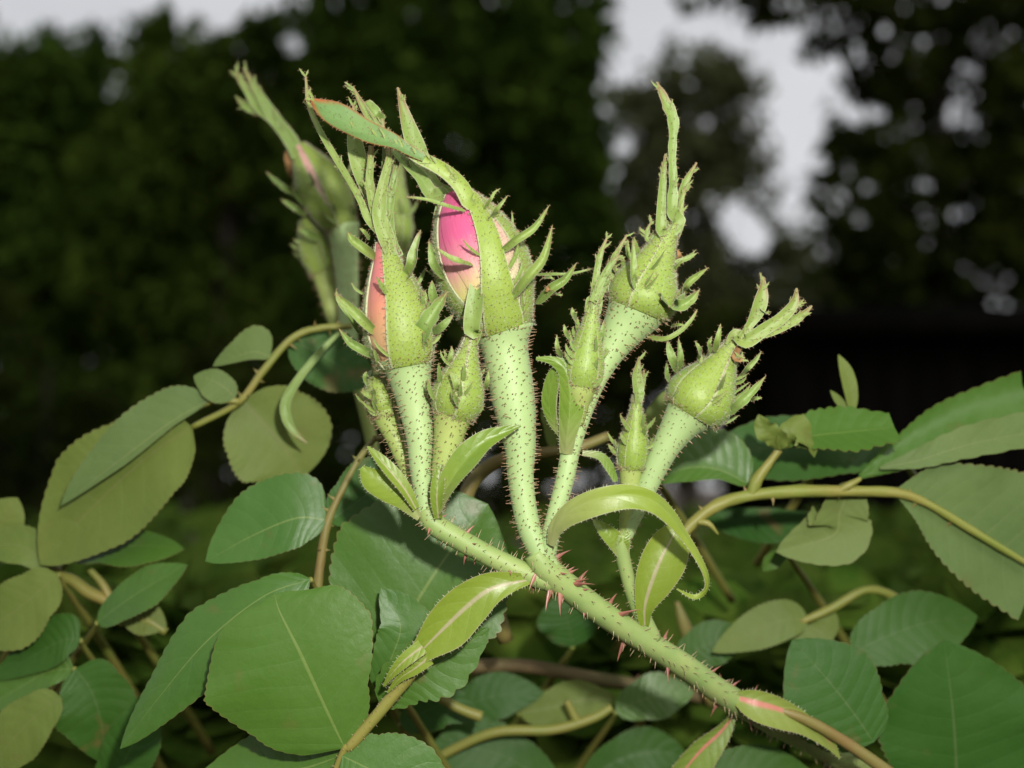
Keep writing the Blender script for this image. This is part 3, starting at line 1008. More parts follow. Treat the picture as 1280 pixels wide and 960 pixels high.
def make_bud(T, name_label, stalk, B, A, prof, sepals, petals=None, hstep=9, hlen=6, seed=1, gl=1.2, stalk_mat='hyp', smat=None, sharp=True, petal_mat='petal_green', sgl=0.85, feather=4):
    """T: the shoot. The bud's own mesh is stalk and hip; sepals, petals and hairs are its children."""
    mb, hb = MB(), MB()
    tube(mb, stalk, 20, hairs=hb if sharp else None, step=hstep, hlen=hlen, gl=gl, seed=seed, n=(len(stalk) - 1) * 6)
    c = Calyx(B, A, prof)
    bud = T.part('bud', mb, M[stalk_mat], label=name_label)
    # petals: closed core plus overlapping wraps
    pm = MB()
    c.shell(pm, 0, [180] * 3, [180] * 3, 0.0, 0.98, 0.86, thick=1, nt=16, ns=32, keel=0)
    T.part('petal', pm, M[petal_mat], bud)
    for (phi, dl, dr, off, mname) in (petals or []):
        pm = MB()
        c.shell(pm, phi, dl, dr, 0.02, 0.97, off, thick=1.2, nt=18, ns=14, keel=0.02)
        T.part('petal', pm, M[mname], bud)
    for k, sp in enumerate(sepals):
        sb = MB()
        ap = c.shell(sb, sp['phi'], sp.get('dl', [44, 42, 40, 38]), sp.get('dr', sp.get('dl', [44, 42, 40, 38])), sp.get('t0', -0.02), sp.get('t1', 0.98), sp.get('off', 0.97 + 0.06 * (k % 2)),
                     thick=2.4, hairs=hb if sharp else None, step=sp.get('step', hstep * 0.85), hlen=3.2, gl=sgl, seed=seed * 10 + k, shift=sp.get('shift', 0), lift=sp.get('lift', 0.0), flare=0.25)
        eh = hb if sharp else None
        for n_, tp in enumerate(sp.get('tips', [])):
            kw = dict(tp)
            pts = kw.pop('p')
            if kw.pop('flush', False):
                pts = [c.pt(sp.get('t1', 0.98) - 0.05, sp['phi'] + sp.get('shift', 0) * 0.94, sp['off'] + 0.004), ap] + list(pts)
                kw['solid'] = True
                kw.pop('apex', None)
            elif kw.pop('apex', True):
                pts = [c.pt(sp.get('t1', 0.98) - 0.14, sp['phi'] + sp.get('shift', 0) * 0.86, 0.97), ap] + list(pts)
            w = kw.pop('w')
            if isinstance(w, (list, tuple)):
                tipw(sb, eh, pts, w, seed=seed * 7 + n_, mat=kw.pop('mat', 1), **kw)
            else:
                lobe(sb, eh, pts, w, seed=seed * 7 + n_, mat=kw.pop('mat', 1), **kw)
        for n_, lb in enumerate(sp.get('lobes', [])):
            kw = dict(lb)
            lobe(sb, eh, kw.pop('p'), kw.pop('w'), seed=seed * 13 + n_, mat=kw.pop('mat', 1), **kw)
        fr_ = random.Random(seed * 101 + k)
        if feather:
            for q in range(feather):
                sg = fr_.choice((-1, 1))
                s_ = fr_.uniform(0.02, 0.62)
                da = sm(sp.get('dl', [44, 42, 40, 38]), s_) if sg < 0 else sm(sp.get('dr', sp.get('dl', [44, 42, 40, 38])), s_)
                t_ = sp.get('t0', -0.02) + s_ * (sp.get('t1', 0.98) + 0.02)
                phi_ = sp['phi'] + sp.get('shift', 0) * s_ + sg * da * 0.92
                p0 = c.pt(t_, phi_, sp.get('off', 1.0) - 0.03)
                out = norm(c.nrm(phi_) * fr_.uniform(0.35, 0.9) + c.ax * fr_.uniform(0.5, 1.1) + norm(np.cross(c.ax, c.nrm(phi_))) * sg * fr_.uniform(0.2, 0.8))
                L_ = fr_.uniform(14, 34) * c.k * (0.55 + 0.45 * min(1, c.R(0.3) / (40 * c.k)))
                bend = norm(c.ax + c.nrm(phi_) * fr_.uniform(-0.5, 0.6))
                lobe(sb, eh, [p0, p0 + out * L_ * 0.35, p0 + out * L_ * 0.68 + bend * L_ * 0.08, p0 + out * L_ * 0.9 + bend * L_ * 0.28], fr_.uniform(2.0, 4.2), seed=seed * 17 + q, mat=1, nv=12, nu=4, teeth=0)
            for tp in sp.get('tips', []):
                pl = [P(*q) if not isinstance(q, np.ndarray) else q for q in tp['p']]
                for q in range(len(pl) * 2):
                    i_ = fr_.randrange(0, max(1, len(pl) - 1))
                    f_ = fr_.random()
                    p0 = pl[i_] * (1 - f_) + pl[min(i_ + 1, len(pl) - 1)] * f_
                    tn = norm(pl[min(i_ + 1, len(pl) - 1)] - pl[i_] + 1e-9)
                    sd = norm(np.cross(tn, FWD)) * fr_.choice((-1, 1))
                    L_ = fr_.uniform(6, 15) * c.k
                    out = norm(tn * fr_.uniform(0.7, 1.4) + sd * fr_.uniform(0.4, 0.9) + FWD * fr_.uniform(-0.3, 0.3))
                    lobe(sb, eh, [p0, p0 + out * L_ * 0.5, p0 + out * L_ + tn * L_ * 0.15], fr_.uniform(1.3, 2.6), seed=q, mat=1, nv=8, nu=4, teeth=0)
        T.part('sepal', sb, [smat or M['sepal'], M['lobe'], M['lobe_blue'], M['brown']], bud)
    if sharp:
        rr = random.Random(seed + 500)
        for q in range(150):      # fringe where the sepals meet the hip
            a_ = rr.uniform(0, 360)
            t_ = rr.uniform(-0.03, 0.05)
            hair(hb, c.pt(t_, a_, 0.99), norm(c.nrm(a_) + c.ax * rr.uniform(-0.9, 0.2) + nrs.normal(size=3) * 0.15), rr.uniform(2, 6), 0.42, rr.choice([0, 0, 0.7]))
    if sharp and hb.v:
        T.part('gland_hairs', hb, [M['hair'], M['gland'], M['fuzz']], bud, kind='stuff')
    return bud


def around(phis, **kw):
    return [dict(phi=p, **kw) for p in phis]


SH = Thing('rose_shoot', P(1125, 985, 330), 'sharp flash-lit rose shoot with eight bristly pale green buds, two showing pink', 'rose shoot')

# ---- main stem with side branches
sm_, sh_ = MB(), MB()
main_path = [(1125, 985, 330, 17), (1030, 935, 240, 16), (925, 880, 150, 15.5), (850, 829, 90, 15.5), (770, 778, 40, 15.5), (720, 742, 15, 16.5), (684, 712, 2, 17.5), (668, 690, 0, 15)]
mp, mr, mf = tube(sm_, main_path, 18, hairs=sh_, step=13, hlen=9, gl=0.9, r0=0.9, seed=3, lump=0.03, n=60, tilt=-0.25)
left_branch = [(690, 728, 4, 13), (655, 716, 2, 13.5), (610, 694, -2, 13), (570, 672, -6, 13.5), (543, 655, -8, 14), (531, 636, -8, 12.5)]
lp, lr, lf = tube(sm_, left_branch, 16, hairs=sh_, step=10, hlen=9, gl=1.0, r0=0.8, seed=4, lump=0.02, n=36)
side_branch = [(818, 800, 62, 10), (806, 778, 58, 11), (792, 745, 52, 9.5), (783, 715, 48, 9), (777, 686, 46, 9.5), (778, 668, 46, 10)]
tube(sm_, side_branch, 14, hairs=sh_, step=16, hlen=5, gl=0.8, seed=5, n=28)
stem = SH.part('stem', sm_, M['stem'])
SH.part('bristles', sh_, [M['hair'], M['gland']], stem, kind='stuff')
tr_ = random.Random(77)
for k in range(38):
    i = int(tr_.uniform(16, 56))
    a = tr_.choice([tr_.uniform(0.6, 2.5), tr_.uniform(3.8, 5.6), tr_.uniform(0, 6.28)])
    tan, e1, e2 = mf[i]
    d = math.cos(a) * e1 + math.sin(a) * e2
    L = tr_.choice([8, 10, 13, 18, 24, 30]) * (1.0 if i > 28 else 0.8)
    thorn('thorn', mp[i] + d * mr[i] * 0.97, norm(d - tan * 0.12), tan, L, 1.8 + L * 0.11, SH, stem, M['thorn'])
for k in range(14):
    i = int(tr_.uniform(3, 30))
    a = tr_.uniform(0, 6.28)
    tan, e1, e2 = lf[i]
    d = math.cos(a) * e1 + math.sin(a) * e2
    thorn('thorn', lp[i] + d * lr[i] * 0.97, norm(d - tan * 0.1), tan, tr_.uniform(9, 15), 2.6, SH, stem, M['thorn'])

# ---- bud 1: front left, salmon petals showing on its left side
make_bud(SH, 'sharp bud at the left with a salmon strip of petals',
         [(536, 655, -8, 11.5), (531, 630, -6, 12), (526, 585, -4, 14), (525, 548, -2, 17.5), (518, 502, 0, 22), (511, 465, 0, 28.5), (507, 446, 0, 37)],
         (506, 455, 0), (479, 298, -4), [36, 43, 43, 38, 29, 18, 9],
         [dict(phi=26, dl=[50, 42, 36, 36, 38], dr=[44, 40, 36, 34, 38], off=1.04,
               tips=[dict(p=[(474, 268, -12), (478, 235, -14), (485, 205, -12), (487, 184, -10)], w=[15, 12, 9, 6.5, 4.5, 2]),
                     dict(p=[(468, 262, -8), (462, 230, -8), (463, 205, -6), (464, 182, -6)], w=[12, 9, 6, 5, 4, 3]),
                     dict(p=[(461, 275, -8), (450, 250, -6), (432, 218, -2), (415, 190, 2), (398, 160, 4), (386, 130, 4), (382, 94, 4)], w=[9, 7, 5, 4, 4, 4, 3.5, 3, 1], nv=34)],
               lobes=[dict(p=[(470, 324, -22), (455, 312, -28), (440, 300, -30), (435, 290, -30)], w=8, cup=0.5),
                      dict(p=[(506, 352, -28), (517, 335, -34), (521, 312, -36), (526, 287, -34)], w=8.5, cup=0.5, face=(-0.4, 0.1, 1)),
                      dict(p=[(474, 420, -38), (455, 402, -44), (437, 384, -46), (418, 366, -44)], w=8.5, cup=0.4),
                      dict(p=[(479, 286, -10), (486, 275, -12), (489, 262, -12)], w=3.5),
                      dict(p=[(462, 300, -10), (455, 290, -10), (449, 285, -10)], w=3)]),
          dict(phi=98, dl=[46, 42, 30, 16], off=0.99,
               lobes=[dict(p=[(520, 436, -30), (530, 412, -36), (543, 390, -36), (560, 364, -34)], w=14, cup=0.35, face=(-0.3, 0.2, 1), teeth=4),
                      dict(p=[(540, 416, -30), (552, 408, -30), (567, 393, -30)], w=7),
                      dict(p=[(520, 396, -20), (530, 388, -22), (536, 384, -24)], w=3)],
               tips=[dict(p=[(487, 262, 6), (492, 225, 8), (498, 200, 8)], w=[10, 7, 5, 4, 2])]),
          dict(phi=165, off=0.96, tips=[dict(p=[(470, 262, 14), (452, 215, 16), (444, 180, 16), (443, 150, 14), (442, 130, 14)], w=[6, 5, 7, 11, 10, 6, 1], face=(0.1, 0.1, 1))]),
          dict(phi=212, off=0.98, tips=[dict(p=[(478, 240, 18), (481, 190, 18), (478, 148, 16)], w=[6, 4, 4, 3, 2])]),
          dict(phi=255, dl=[50, 46, 40, 26], dr=[56, 46, 40, 26], off=1.0,
               lobes=[dict(p=[(468, 446, -20), (452, 437, -24), (437, 428, -26), (423, 410, -26)], w=7.5, cup=0.4),
                      dict(p=[(452, 420, 10), (438, 396, 8), (424, 376, 6), (420, 362, 6)], w=5)])],
         petals=[(-60, [62, 60, 52, 40], [50, 46, 40, 34], 0.92, 'petal_salmon'), (-20, [22, 26, 30, 40], [40] * 4, 0.955, 'petal_salmon')], hstep=7.0, hlen=6.5, seed=1, petal_mat='petal_salmon')

# ---- bud 2: the largest, pink petals on its left side, long sepal arching over to the left
make_bud(SH, 'largest bud with bright pink petals and a long arching sepal',
         [(690, 716, 2, 14), (676, 690, 2, 15), (660, 655, 4, 14.8), (651, 600, 8, 16.2), (650, 560, 10, 19.5), (646, 527, 12, 24), (642, 502, 14, 27), (637, 470, 15, 28), (631, 435, 15, 29.5), (628, 408, 15, 39)],
         (629, 411, 15), (568, 236, 10), [39, 48, 56, 58, 55, 47, 34, 12],
         [dict(phi=5, shift=26, dl=[42, 30, 24, 19, 17, 17, 18], dr=[38, 26, 16, 12, 12, 13, 16], off=1.06,
               t1=0.88,
               tips=[dict(p=[(588, 250, -32), (577, 231, -36), (562, 216, -40), (545, 205, -42), (522, 194, -44), (500, 183, -46)],
                          w=[10, 10.5, 10.5, 10, 9.5, 9, 8, 4], nv=44, nu=8, mat=0, face=(0.45, 0.1, 1), face2=(0.1, 0.4, 1), cup=-0.35, fold=0.0, wave=0.0, flush=True),
                     dict(p=[(530, 198, -45), (510, 188, -47), (492, 178, -48), (460, 167, -48), (430, 152, -48), (405, 136, -46), (389, 124, -42)], apex=False,
                          w=[11, 8.5, 9.5, 14.5, 16.5, 12.5, 2], nv=44, nu=10, mat=2, face=(0.05, 0.35, 1), face2=(0.35, 0.6, 1), cup=0.3, fold=0.0, wave=0.07)],
               lobes=[dict(p=[(592, 332, -62), (575, 328, -68), (558, 320, -70), (545, 309, -70)], w=4.5, face=(0, 0.6, 1)),
                      dict(p=[(582, 264, -52), (560, 258, -58), (535, 250, -60), (507, 246, -60)], w=3.0, prof=(0.2, 0.4)),
                      dict(p=[(604, 262, -44), (613, 250, -44), (618, 241, -44), (626, 235, -44)], w=2.6),
                      dict(p=[(610, 274, -44), (622, 260, -44), (635, 244, -44)], w=3.4),
                      dict(p=[(622, 318, -50), (645, 300, -54), (668, 284, -54), (687, 256, -52)], w=6.5, cup=0.5),
                      dict(p=[(640, 374, -48), (660, 348, -54), (680, 322, -56), (691, 280, -52)], w=8.5, cup=0.5)]),
          dict(phi=84, dl=[46, 36, 34, 36, 40, 40], dr=[48, 42, 36, 30, 20, 10], off=1.01,
               lobes=[dict(p=[(670, 380, 10), (688, 362, 6), (705, 350, 4), (721, 328, 4)], w=8, cup=0.4),
                      dict(p=[(668, 344, 20), (690, 343, 18), (715, 342, 16), (747, 334, 16)], w=2.4, prof=(0.1, 0.3)),
                      dict(p=[(676, 350, 12), (686, 347, 8), (694, 350, 8)], w=2.4),
                      dict(p=[(690, 364, 2), (686, 360, 0), (682, 365, 0)], w=4, mat=3),
                      dict(p=[(692, 366, 4), (698, 368, 2), (704, 369, 2)], w=2.2)]),
          dict(phi=150, off=0.98, dl=[46, 42, 36, 26, 14]),
          dict(phi=205, off=0.96, dl=[46, 42, 36, 26, 14], tips=[dict(p=[(546, 232, 20), (532, 214, 22), (520, 186, 24), (508, 150, 24), (497, 109, 22)], w=[6, 6, 6, 9, 11.5, 8, 1], face=(0.3, 0.1, 1), nv=30)]),
          dict(phi=-104, dl=[56, 50, 46, 40, 30, 20], dr=[78, 66, 54, 48, 44, 40], off=1.0,
               tips=[dict(p=[(540, 244, -10), (526, 222, -8), (510, 206, -4), (494, 188, 2), (474, 164, 6), (455, 136, 8), (441, 108, 8)], w=[13, 11, 9, 7.5, 6.5, 6, 6, 4.5, 1], nv=34)],
               lobes=[dict(p=[(473, 160, 12), (468, 145, 14), (461, 132, 16), (455, 128, 18)], w=9, face=(0.4, 0.3, 1)),
                      dict(p=[(556, 350, -40), (543, 330, -44), (540, 316, -44), (536, 300, -40)], w=7, face=(-0.4, 0.1, 1)),
                      dict(p=[(548, 390, -10), (541, 370, -14), (540, 350, -16)], w=8)])],
         petals=[(-60, [60, 60, 56, 50], [44, 44, 44, 44], 0.92, 'petal'), (-10, [12, 18, 34, 46], [60] * 4, 0.955, 'petal'), (62, [48] * 4, [60] * 4, 0.972, 'petal_pale')],
         hstep=7.0, hlen=6.5, seed=2, petal_mat='petal')

# ---- bud 3: small, between the first two, with one tall narrow sepal
make_bud(SH, 'small closed bud between the two pink ones, one tall narrow sepal',
         [(542, 650, -12, 7), (546, 628, -14, 9), (553, 595, -14, 14), (558, 565, -14, 17), (562, 540, -14, 20), (565, 524, -14, 24), (567, 514, -14, 27)],
         (567, 519, -14), (591, 412, -22), [26, 31, 30, 25, 19, 13, 9, 7],
         [dict(phi=48, dl=[44, 42, 40, 38], off=1.05,
               tips=[dict(p=[(590, 412, -36), (594, 380, -40), (597, 350, -38), (597, 328, -36)], w=[8, 8, 10, 11, 8, 1.5], face=(-0.2, 0.1, 1))]),
          dict(phi=-24, dl=[46, 40, 30, 14], off=1.0, lift=0.06, t1=0.9, lobes=[dict(p=[(572, 500, -50), (570, 482, -54), (566, 470, -54), (562, 464, -52)], w=5), dict(p=[(560, 462, -30), (562, 448, -32), (565, 432, -30)], w=4)]),
          dict(phi=-95, dl=[46, 42, 30, 16], off=1.04, lobes=[dict(p=[(543, 505, -20), (537, 495, -24), (534, 486, -24)], w=4)]),
          dict(phi=-168, off=0.98), dict(phi=120, off=1.0, lobes=[dict(p=[(602, 490, -10), (608, 478, -10), (611, 462, -10)], w=4)])],
         hstep=7.0, hlen=6, seed=3, stalk_mat='stalk', sgl=0.75)

# ---- bud 4: smallest at the left, half behind the stalk of bud 1
make_bud(SH, 'small bristly bud at far left half behind a thick stalk',
         [(530, 630, 10, 7), (518, 605, 26, 9), (505, 575, 36, 10.5), (494, 548, 42, 12), (484, 524, 44, 16), (481, 512, 44, 19)],
         (482, 518, 44), (468, 468, 40), [17, 20, 17, 8],
         [dict(phi=10, dl=[44, 42, 40], lobes=[dict(p=[(475, 500, 22), (463, 496, 20), (450, 489, 20)], w=5)]), dict(phi=82, dl=[44, 42, 40]), dict(phi=154), dict(phi=226), dict(phi=-62, dl=[44, 42, 40], lobes=[dict(p=[(462, 480, 34), (457, 472, 32), (458, 464, 32)], w=5)])],
         hstep=6.5, hlen=7, seed=4, stalk_mat='stalk')

# ---- bud 5: upper right, tall leafy sepal tip
make_bud(SH, 'upper right closed bud with a very tall leafy tip',
         [(684, 705, 0, 10), (686, 680, -2, 11.5), (694, 645, -4, 11), (706, 600, -4, 11.5), (714, 560, -2, 12), (728, 515, 0, 12.5), (744, 475, 4, 14), (762, 440, 8, 19), (780, 410, 10, 28), (792, 391, 10, 36), (798, 378, 10, 41)],
         (796, 387, 10), (842, 274, 4), [41, 45, 40, 31, 23, 17, 13, 10],
         [dict(phi=22, dl=[44, 42, 40, 38], off=1.05,
               tips=[dict(p=[(840, 262, -14), (841, 230, -16), (840, 190, -16), (841, 152, -16), (832, 128, -16), (821, 102, -14)], w=[11, 10, 8, 6, 4.6, 5, 7.5, 5.5, 0.8], nv=40, teeth=9)],
               lobes=[dict(p=[(830, 386, -36), (848, 384, -44), (862, 376, -46), (875, 361, -46)], w=9, cup=0.3, teeth=3)]),
          dict(phi=-48, dl=[44, 42, 40, 36], off=1.0,
               tips=[dict(p=[(826, 290, -10), (827, 250, -10), (829, 220, -8), (832, 192, -8)], w=[8, 8, 7, 5.5, 4, 1], nv=28)],
               lobes=[dict(p=[(792, 366, -40), (790, 345, -44), (791, 322, -44), (791, 298, -42)], w=5.5),
                      dict(p=[(770, 345, -20), (765, 330, -22), (768, 318, -22), (775, 312, -20)], w=4)]),
          dict(phi=-118, off=1.03, dl=[44, 42, 40, 36], tips=[dict(p=[(812, 300, 4), (808, 290, 4), (815, 276, 4)], w=[6, 4, 3, 2, 1])]),
          dict(phi=172, off=0.98, tips=[dict(p=[(846, 262, 12), (856, 230, 12), (871, 203, 12)], w=[7, 6, 5, 4.5, 1])]),
          dict(phi=96, off=1.0, dl=[44, 42, 40, 38],
               tips=[dict(p=[(850, 270, 6), (852, 250, 6), (858, 232, 6)], w=[6, 5, 4, 3, 1])],
               lobes=[dict(p=[(846, 372, 0), (858, 356, -4), (870, 346, -6), (886, 334, -6)], w=6, cup=0.4),
                      dict(p=[(806, 420, 6), (830, 424, 0), (850, 414, -4), (864, 400, -4), (872, 386, -4)], w=4, prof=(0.2, 0.5)),
                      dict(p=[(838, 408, 0), (848, 406, -2), (858, 407, -2)], w=2.5),
                      dict(p=[(848, 332, 0), (849, 320, -2), (847, 312, -2)], w=4, mat=3)])],
         hstep=7.2, hlen=6, seed=5, sgl=0.75)

# ---- bud 6: small in front of bud 5's stalk
make_bud(SH, 'small ribbed bud held in a bract in front of a leaning stalk',
         [(722, 530, -8, 8), (724, 505, -16, 13), (726, 488, -20, 18), (727, 478, -20, 21)],
         (727, 482, -20), (743, 374, -26), [20, 24, 23, 19, 15, 11, 8, 6],
         [dict(phi=0, dl=[44, 42, 40, 38], off=1.05, tips=[dict(p=[(742, 375, -34), (752, 350, -34), (764, 330, -34), (774, 320, -32)], w=[6, 5.5, 5, 4.5, 3.5, 1])]),
          dict(phi=-72, dl=[44, 42, 40, 38], tips=[dict(p=[(742, 372, -26), (745, 345, -26), (750, 320, -26), (759, 296, -24)], w=[6, 5, 5, 4, 3.5, 1])],
               lobes=[dict(p=[(704, 448, -40), (697, 435, -42), (696, 418, -42)], w=4), dict(p=[(712, 425, -46), (707, 415, -46), (705, 405, -46)], w=3.5), dict(p=[(720, 405, -40), (716, 393, -40), (715, 384, -40)], w=4)]),
          dict(phi=72, dl=[44, 42, 40, 38], off=1.02, tips=[dict(p=[(748, 372, -16), (758, 345, -16), (768, 322, -14), (784, 293, -14)], w=[6, 5, 5, 4, 3.5, 1])],
               lobes=[dict(p=[(746, 440, -24), (752, 420, -26), (755, 400, -26)], w=5)]),
          dict(phi=144, off=0.98, tips=[dict(p=[(756, 360, -8), (764, 345, -8), (772, 330, -8)], w=[5, 4, 3, 2, 1])]), dict(phi=216)],
         hstep=8.0, hlen=5, seed=6, stalk_mat='stalk', sgl=0.6)

# ---- bud 7: right, leaning right
make_bud(SH, 'closed bud leaning right with forked leafy tips',
         [(781, 672, 48, 9), (792, 645, 46, 11), (806, 615, 42, 13), (818, 588, 38, 14.5), (834, 556, 34, 18), (850, 531, 32, 24), (860, 518, 32, 31), (865, 509, 32, 36)],
         (864, 516, 32), (922, 422, 24), [36, 41, 39, 32, 24, 17, 12, 9],
         [dict(phi=46, dl=[44, 36, 34, 36], dr=[44, 42, 40, 38], off=1.05,
               lobes=[dict(p=[(910, 518, -4), (925, 504, -8), (940, 490, -10), (958, 469, -10)], w=7.5, cup=0.4, teeth=3), dict(p=[(936, 500, -8), (945, 498, -8), (953, 497, -8)], w=3),
                      dict(p=[(924, 470, 10), (934, 460, 8), (944, 450, 8), (952, 439, 8)], w=4.5)],
               tips=[dict(p=[(918, 446, 4), (926, 450, 2), (924, 444, 2)], w=[3, 4, 3.5, 2.5, 1], mat=3)]),
          dict(phi=-30, dl=[44, 42, 40, 38], off=1.0, t1=1.0,
               tips=[dict(p=[(932, 427, 4), (955, 412, 0), (975, 399, -2), (992, 380, -4), (996, 360, -4)], w=[12, 10, 9, 8, 7.5, 6, 1], nv=30),
                     dict(p=[(955, 416, 2), (982, 405, 0), (1000, 396, 0), (1015, 382, 0)], w=[6, 6, 7, 7, 5, 1], nv=24),
                     dict(p=[(985, 392, 0), (995, 382, 0), (1005, 374, 0)], w=4.5, apex=False),
                     dict(p=[(925, 424, 8), (936, 408, 8), (946, 390, 6), (952, 370, 4), (955, 346, 4)], w=[8, 6, 5, 5, 8.5, 8, 1], nv=30)],
               lobes=[dict(p=[(893, 440, -8), (897, 425, -10), (901, 404, -10)], w=5), dict(p=[(888, 442, -8), (886, 430, -8), (890, 420, -8)], w=3.5), dict(p=[(876, 446, -6), (874, 437, -6), (869, 426, -6)], w=4),
                      dict(p=[(948, 392, 4), (957, 390, 2), (962, 393, 2)], w=3)]),
          dict(phi=-100, dl=[46, 42, 30, 16], off=1.03, lobes=[dict(p=[(846, 466, 4), (841, 450, 0), (837, 438, 0), (834, 424, 0)], w=7), dict(p=[(847, 464, 6), (850, 448, 2), (848, 422, 2)], w=5.5), dict(p=[(838, 480, 14), (833, 468, 12), (834, 452, 12)], w=4)]),
          dict(phi=118, off=0.98), dict(phi=-172, off=1.0)],
         petals=[(8, [40, 36, 30, 20], [40, 36, 30, 20], 0.97, 'petal_pale')], hstep=7.5, hlen=4.5, seed=7, gl=0.8, petal_mat='petal_pale', sgl=0.5)

# ---- bud 8: small upright, behind the curled bract
make_bud(SH, 'small upright bud with one narrow tip behind the curled bract',
         [(779, 680, 48, 7), (783, 650, 46, 9), (787, 615, 44, 12), (788, 596, 42, 13.5), (789, 580, 42, 17)],
         (789, 584, 42), (797, 492, 36), [17, 19, 18, 14, 10, 7, 6],
         [dict(phi=10, dl=[44, 42, 40, 38], off=1.05, tips=[dict(p=[(798, 490, 32), (796, 470, 32), (799, 446, 32)], w=[7, 7, 7, 6, 1]), dict(p=[(800, 490, 34), (804, 475, 34), (805, 462, 34)], w=[5, 4, 4, 3, 1])]),
          dict(phi=82), dict(phi=154), dict(phi=226), dict(phi=-62, dl=[44, 42, 40, 38])],
         hstep=9, hlen=3.5, seed=8, gl=0.7, stalk_mat='stalk', sgl=0.5)

# ---- bracts
def bract(label, ctrl, wl, wr=None, mat='bract', hairs=True, extra=None, **kw):
    mb, hb = MB(), MB()
    blade(mb, ctrl, wl, wr, mats=(0, 1), hairs=hb if hairs else None, hair_len=3.5, hair_step=5, **kw)
    for e in (extra or []):
        e = dict(e)
        blade(mb, e.pop('p'), e.pop('w'), mats=(0, 1), hairs=hb if hairs else None, hair_len=3.5, hair_step=5, **e)
    o = SH.part('bract', mb, [M[mat], M['bract']], label=label)
    if hb.v:
        SH.part('edge_hairs', hb, [M['fuzz'], M['gland']], o, kind='stuff')
    return o


bract('large bract arching to the right and curling under at its tip',
      [(688, 682, -22), (695, 658, -34), (714, 638, -46), (746, 624, -56), (784, 618, -58), (816, 626, -54), (838, 645, -46), (855, 668, -38), (872, 694, -32), (884, 720, -28), (883, 738, -26), (868, 746, -26), (846, 736, -32)],
      [5, 9, 12, 13, 13, 13, 11, 6.5, 4.5, 4, 3.5, 3, 0.6], [5, 10, 15, 17, 16, 13, 9, 5.5, 4.5, 4, 3.5, 3, 0.6], face=(-0.1, 0.6, 0.9), face2=(0.9, 0.2, 0.6), nv=72, nu=10, fold=-0.3, cup=0.1, wave=0.08, mat='bract', thick=1.0)
bract('broad upright bract with a pale pink midrib beside the side branch',
      [(806, 782, 46), (806, 758, 40), (814, 728, 36), (826, 698, 36), (840, 672, 38), (848, 656, 42)],
      [6, 11, 19, 22, 18, 4], [5, 12, 26, 32, 24, 4], face=(-0.25, 0.1, 1), nv=30, nu=10, cup=0.35, mat='bract_mid')
bract('bract with a pale midrib hanging down left from the fork',
      [(672, 724, -4), (645, 728, -14), (612, 737, -20), (585, 757, -20), (556, 784, -18), (528, 812, -14), (505, 835, -8), (480, 858, -4)],
      [3, 9, 20, 27, 30, 16, 7, 1], [3, 12, 21, 28, 26, 14, 8, 1], face=(0.15, 0.25, 1), nv=44, nu=10, cup=0.25, mat='bract_mid',
      extra=[dict(p=[(528, 808, -22), (505, 826, -26), (490, 842, -22), (479, 858, -14)], w=[9, 8, 5, 1], face=(-0.3, 0.3, 1)), dict(p=[(536, 822, -16), (518, 836, -18), (500, 848, -16), (484, 866, -10)], w=[10, 8, 5, 1], face=(0.4, 0.2, 1))])
bract('boat-shaped bract pointing right beside the small bud',
      [(546, 640, -24), (553, 620, -32), (566, 596, -38), (584, 572, -40), (606, 552, -38), (628, 542, -34), (651, 532, -30)],
      [5, 9, 13, 15, 12, 8, 1], [6, 9, 13, 17, 12, 6, 1], face=(-0.2, 0.3, 1), nv=30, nu=8, fold=0.5, mat='bract')
bract('whitish short bract at the foot of the small bud',
      [(548, 648, -24), (546, 622, -34), (548, 600, -36), (551, 580, -32)], [5, 8, 8, 1], face=(0, 0, 1), nv=16, nu=6, cup=0.4, mat='bract_mid')
bract('cupped bract opening to the left below the left bud',
      [(524, 648, -20), (508, 628, -24), (488, 612, -24), (468, 598, -22), (452, 584, -18)], [4, 13, 20, 19, 3], [3, 9, 12, 10, 2], face=(0.1, 0.6, 1), nv=24, nu=8, cup=0.55, mat='bract')
bract('narrow pointed bract above the cupped one',
      [(520, 636, -28), (506, 612, -34), (490, 592, -36), (474, 574, -34), (459, 558, -30)], [4, 7, 8, 6, 1], face=(0.4, 0.5, 1), nv=20, nu=6, fold=0.4, mat='bract_mid')
bract('broad bract clasping the leaning stalk under the small ribbed bud',
      [(707, 568, -16), (709, 545, -24), (712, 515, -30), (712, 485, -34), (706, 462, -34), (690, 450, -34), (670, 448, -32)], [8, 11, 14, 13, 10, 6, 2], [8, 11, 17, 18, 12, 5, 2], face=(-0.15, 0.1, 1), nv=34, nu=10, fold=-0.35, mat='bract',
      extra=[dict(p=[(700, 545, -12), (690, 525, -14), (686, 500, -16), (692, 470, -22), (700, 456, -26)], w=[2, 6, 9, 8, 2], face=(-0.8, 0.1, 1))])
bract('narrow bract arching behind the small upright bud',
      [(728, 566, 50), (750, 570, 48), (762, 584, 46), (770, 602, 44)], [3, 5, 6, 3], face=(0.3, 0.3, 1), nv=16, nu=4, mat='bract')
bract('forked bract at the node below the curled bract',
      [(777, 690, 44), (768, 676, 38), (756, 664, 36), (742, 650, 40)], [9, 11, 9, 2], face=(0.2, 0.3, 1), nv=16, nu=6, cup=0.3, mat='bract',
      extra=[dict(p=[(779, 690, 40), (781, 676, 36), (784, 660, 38)], w=[8, 7, 2], face=(0, 0, 1))])
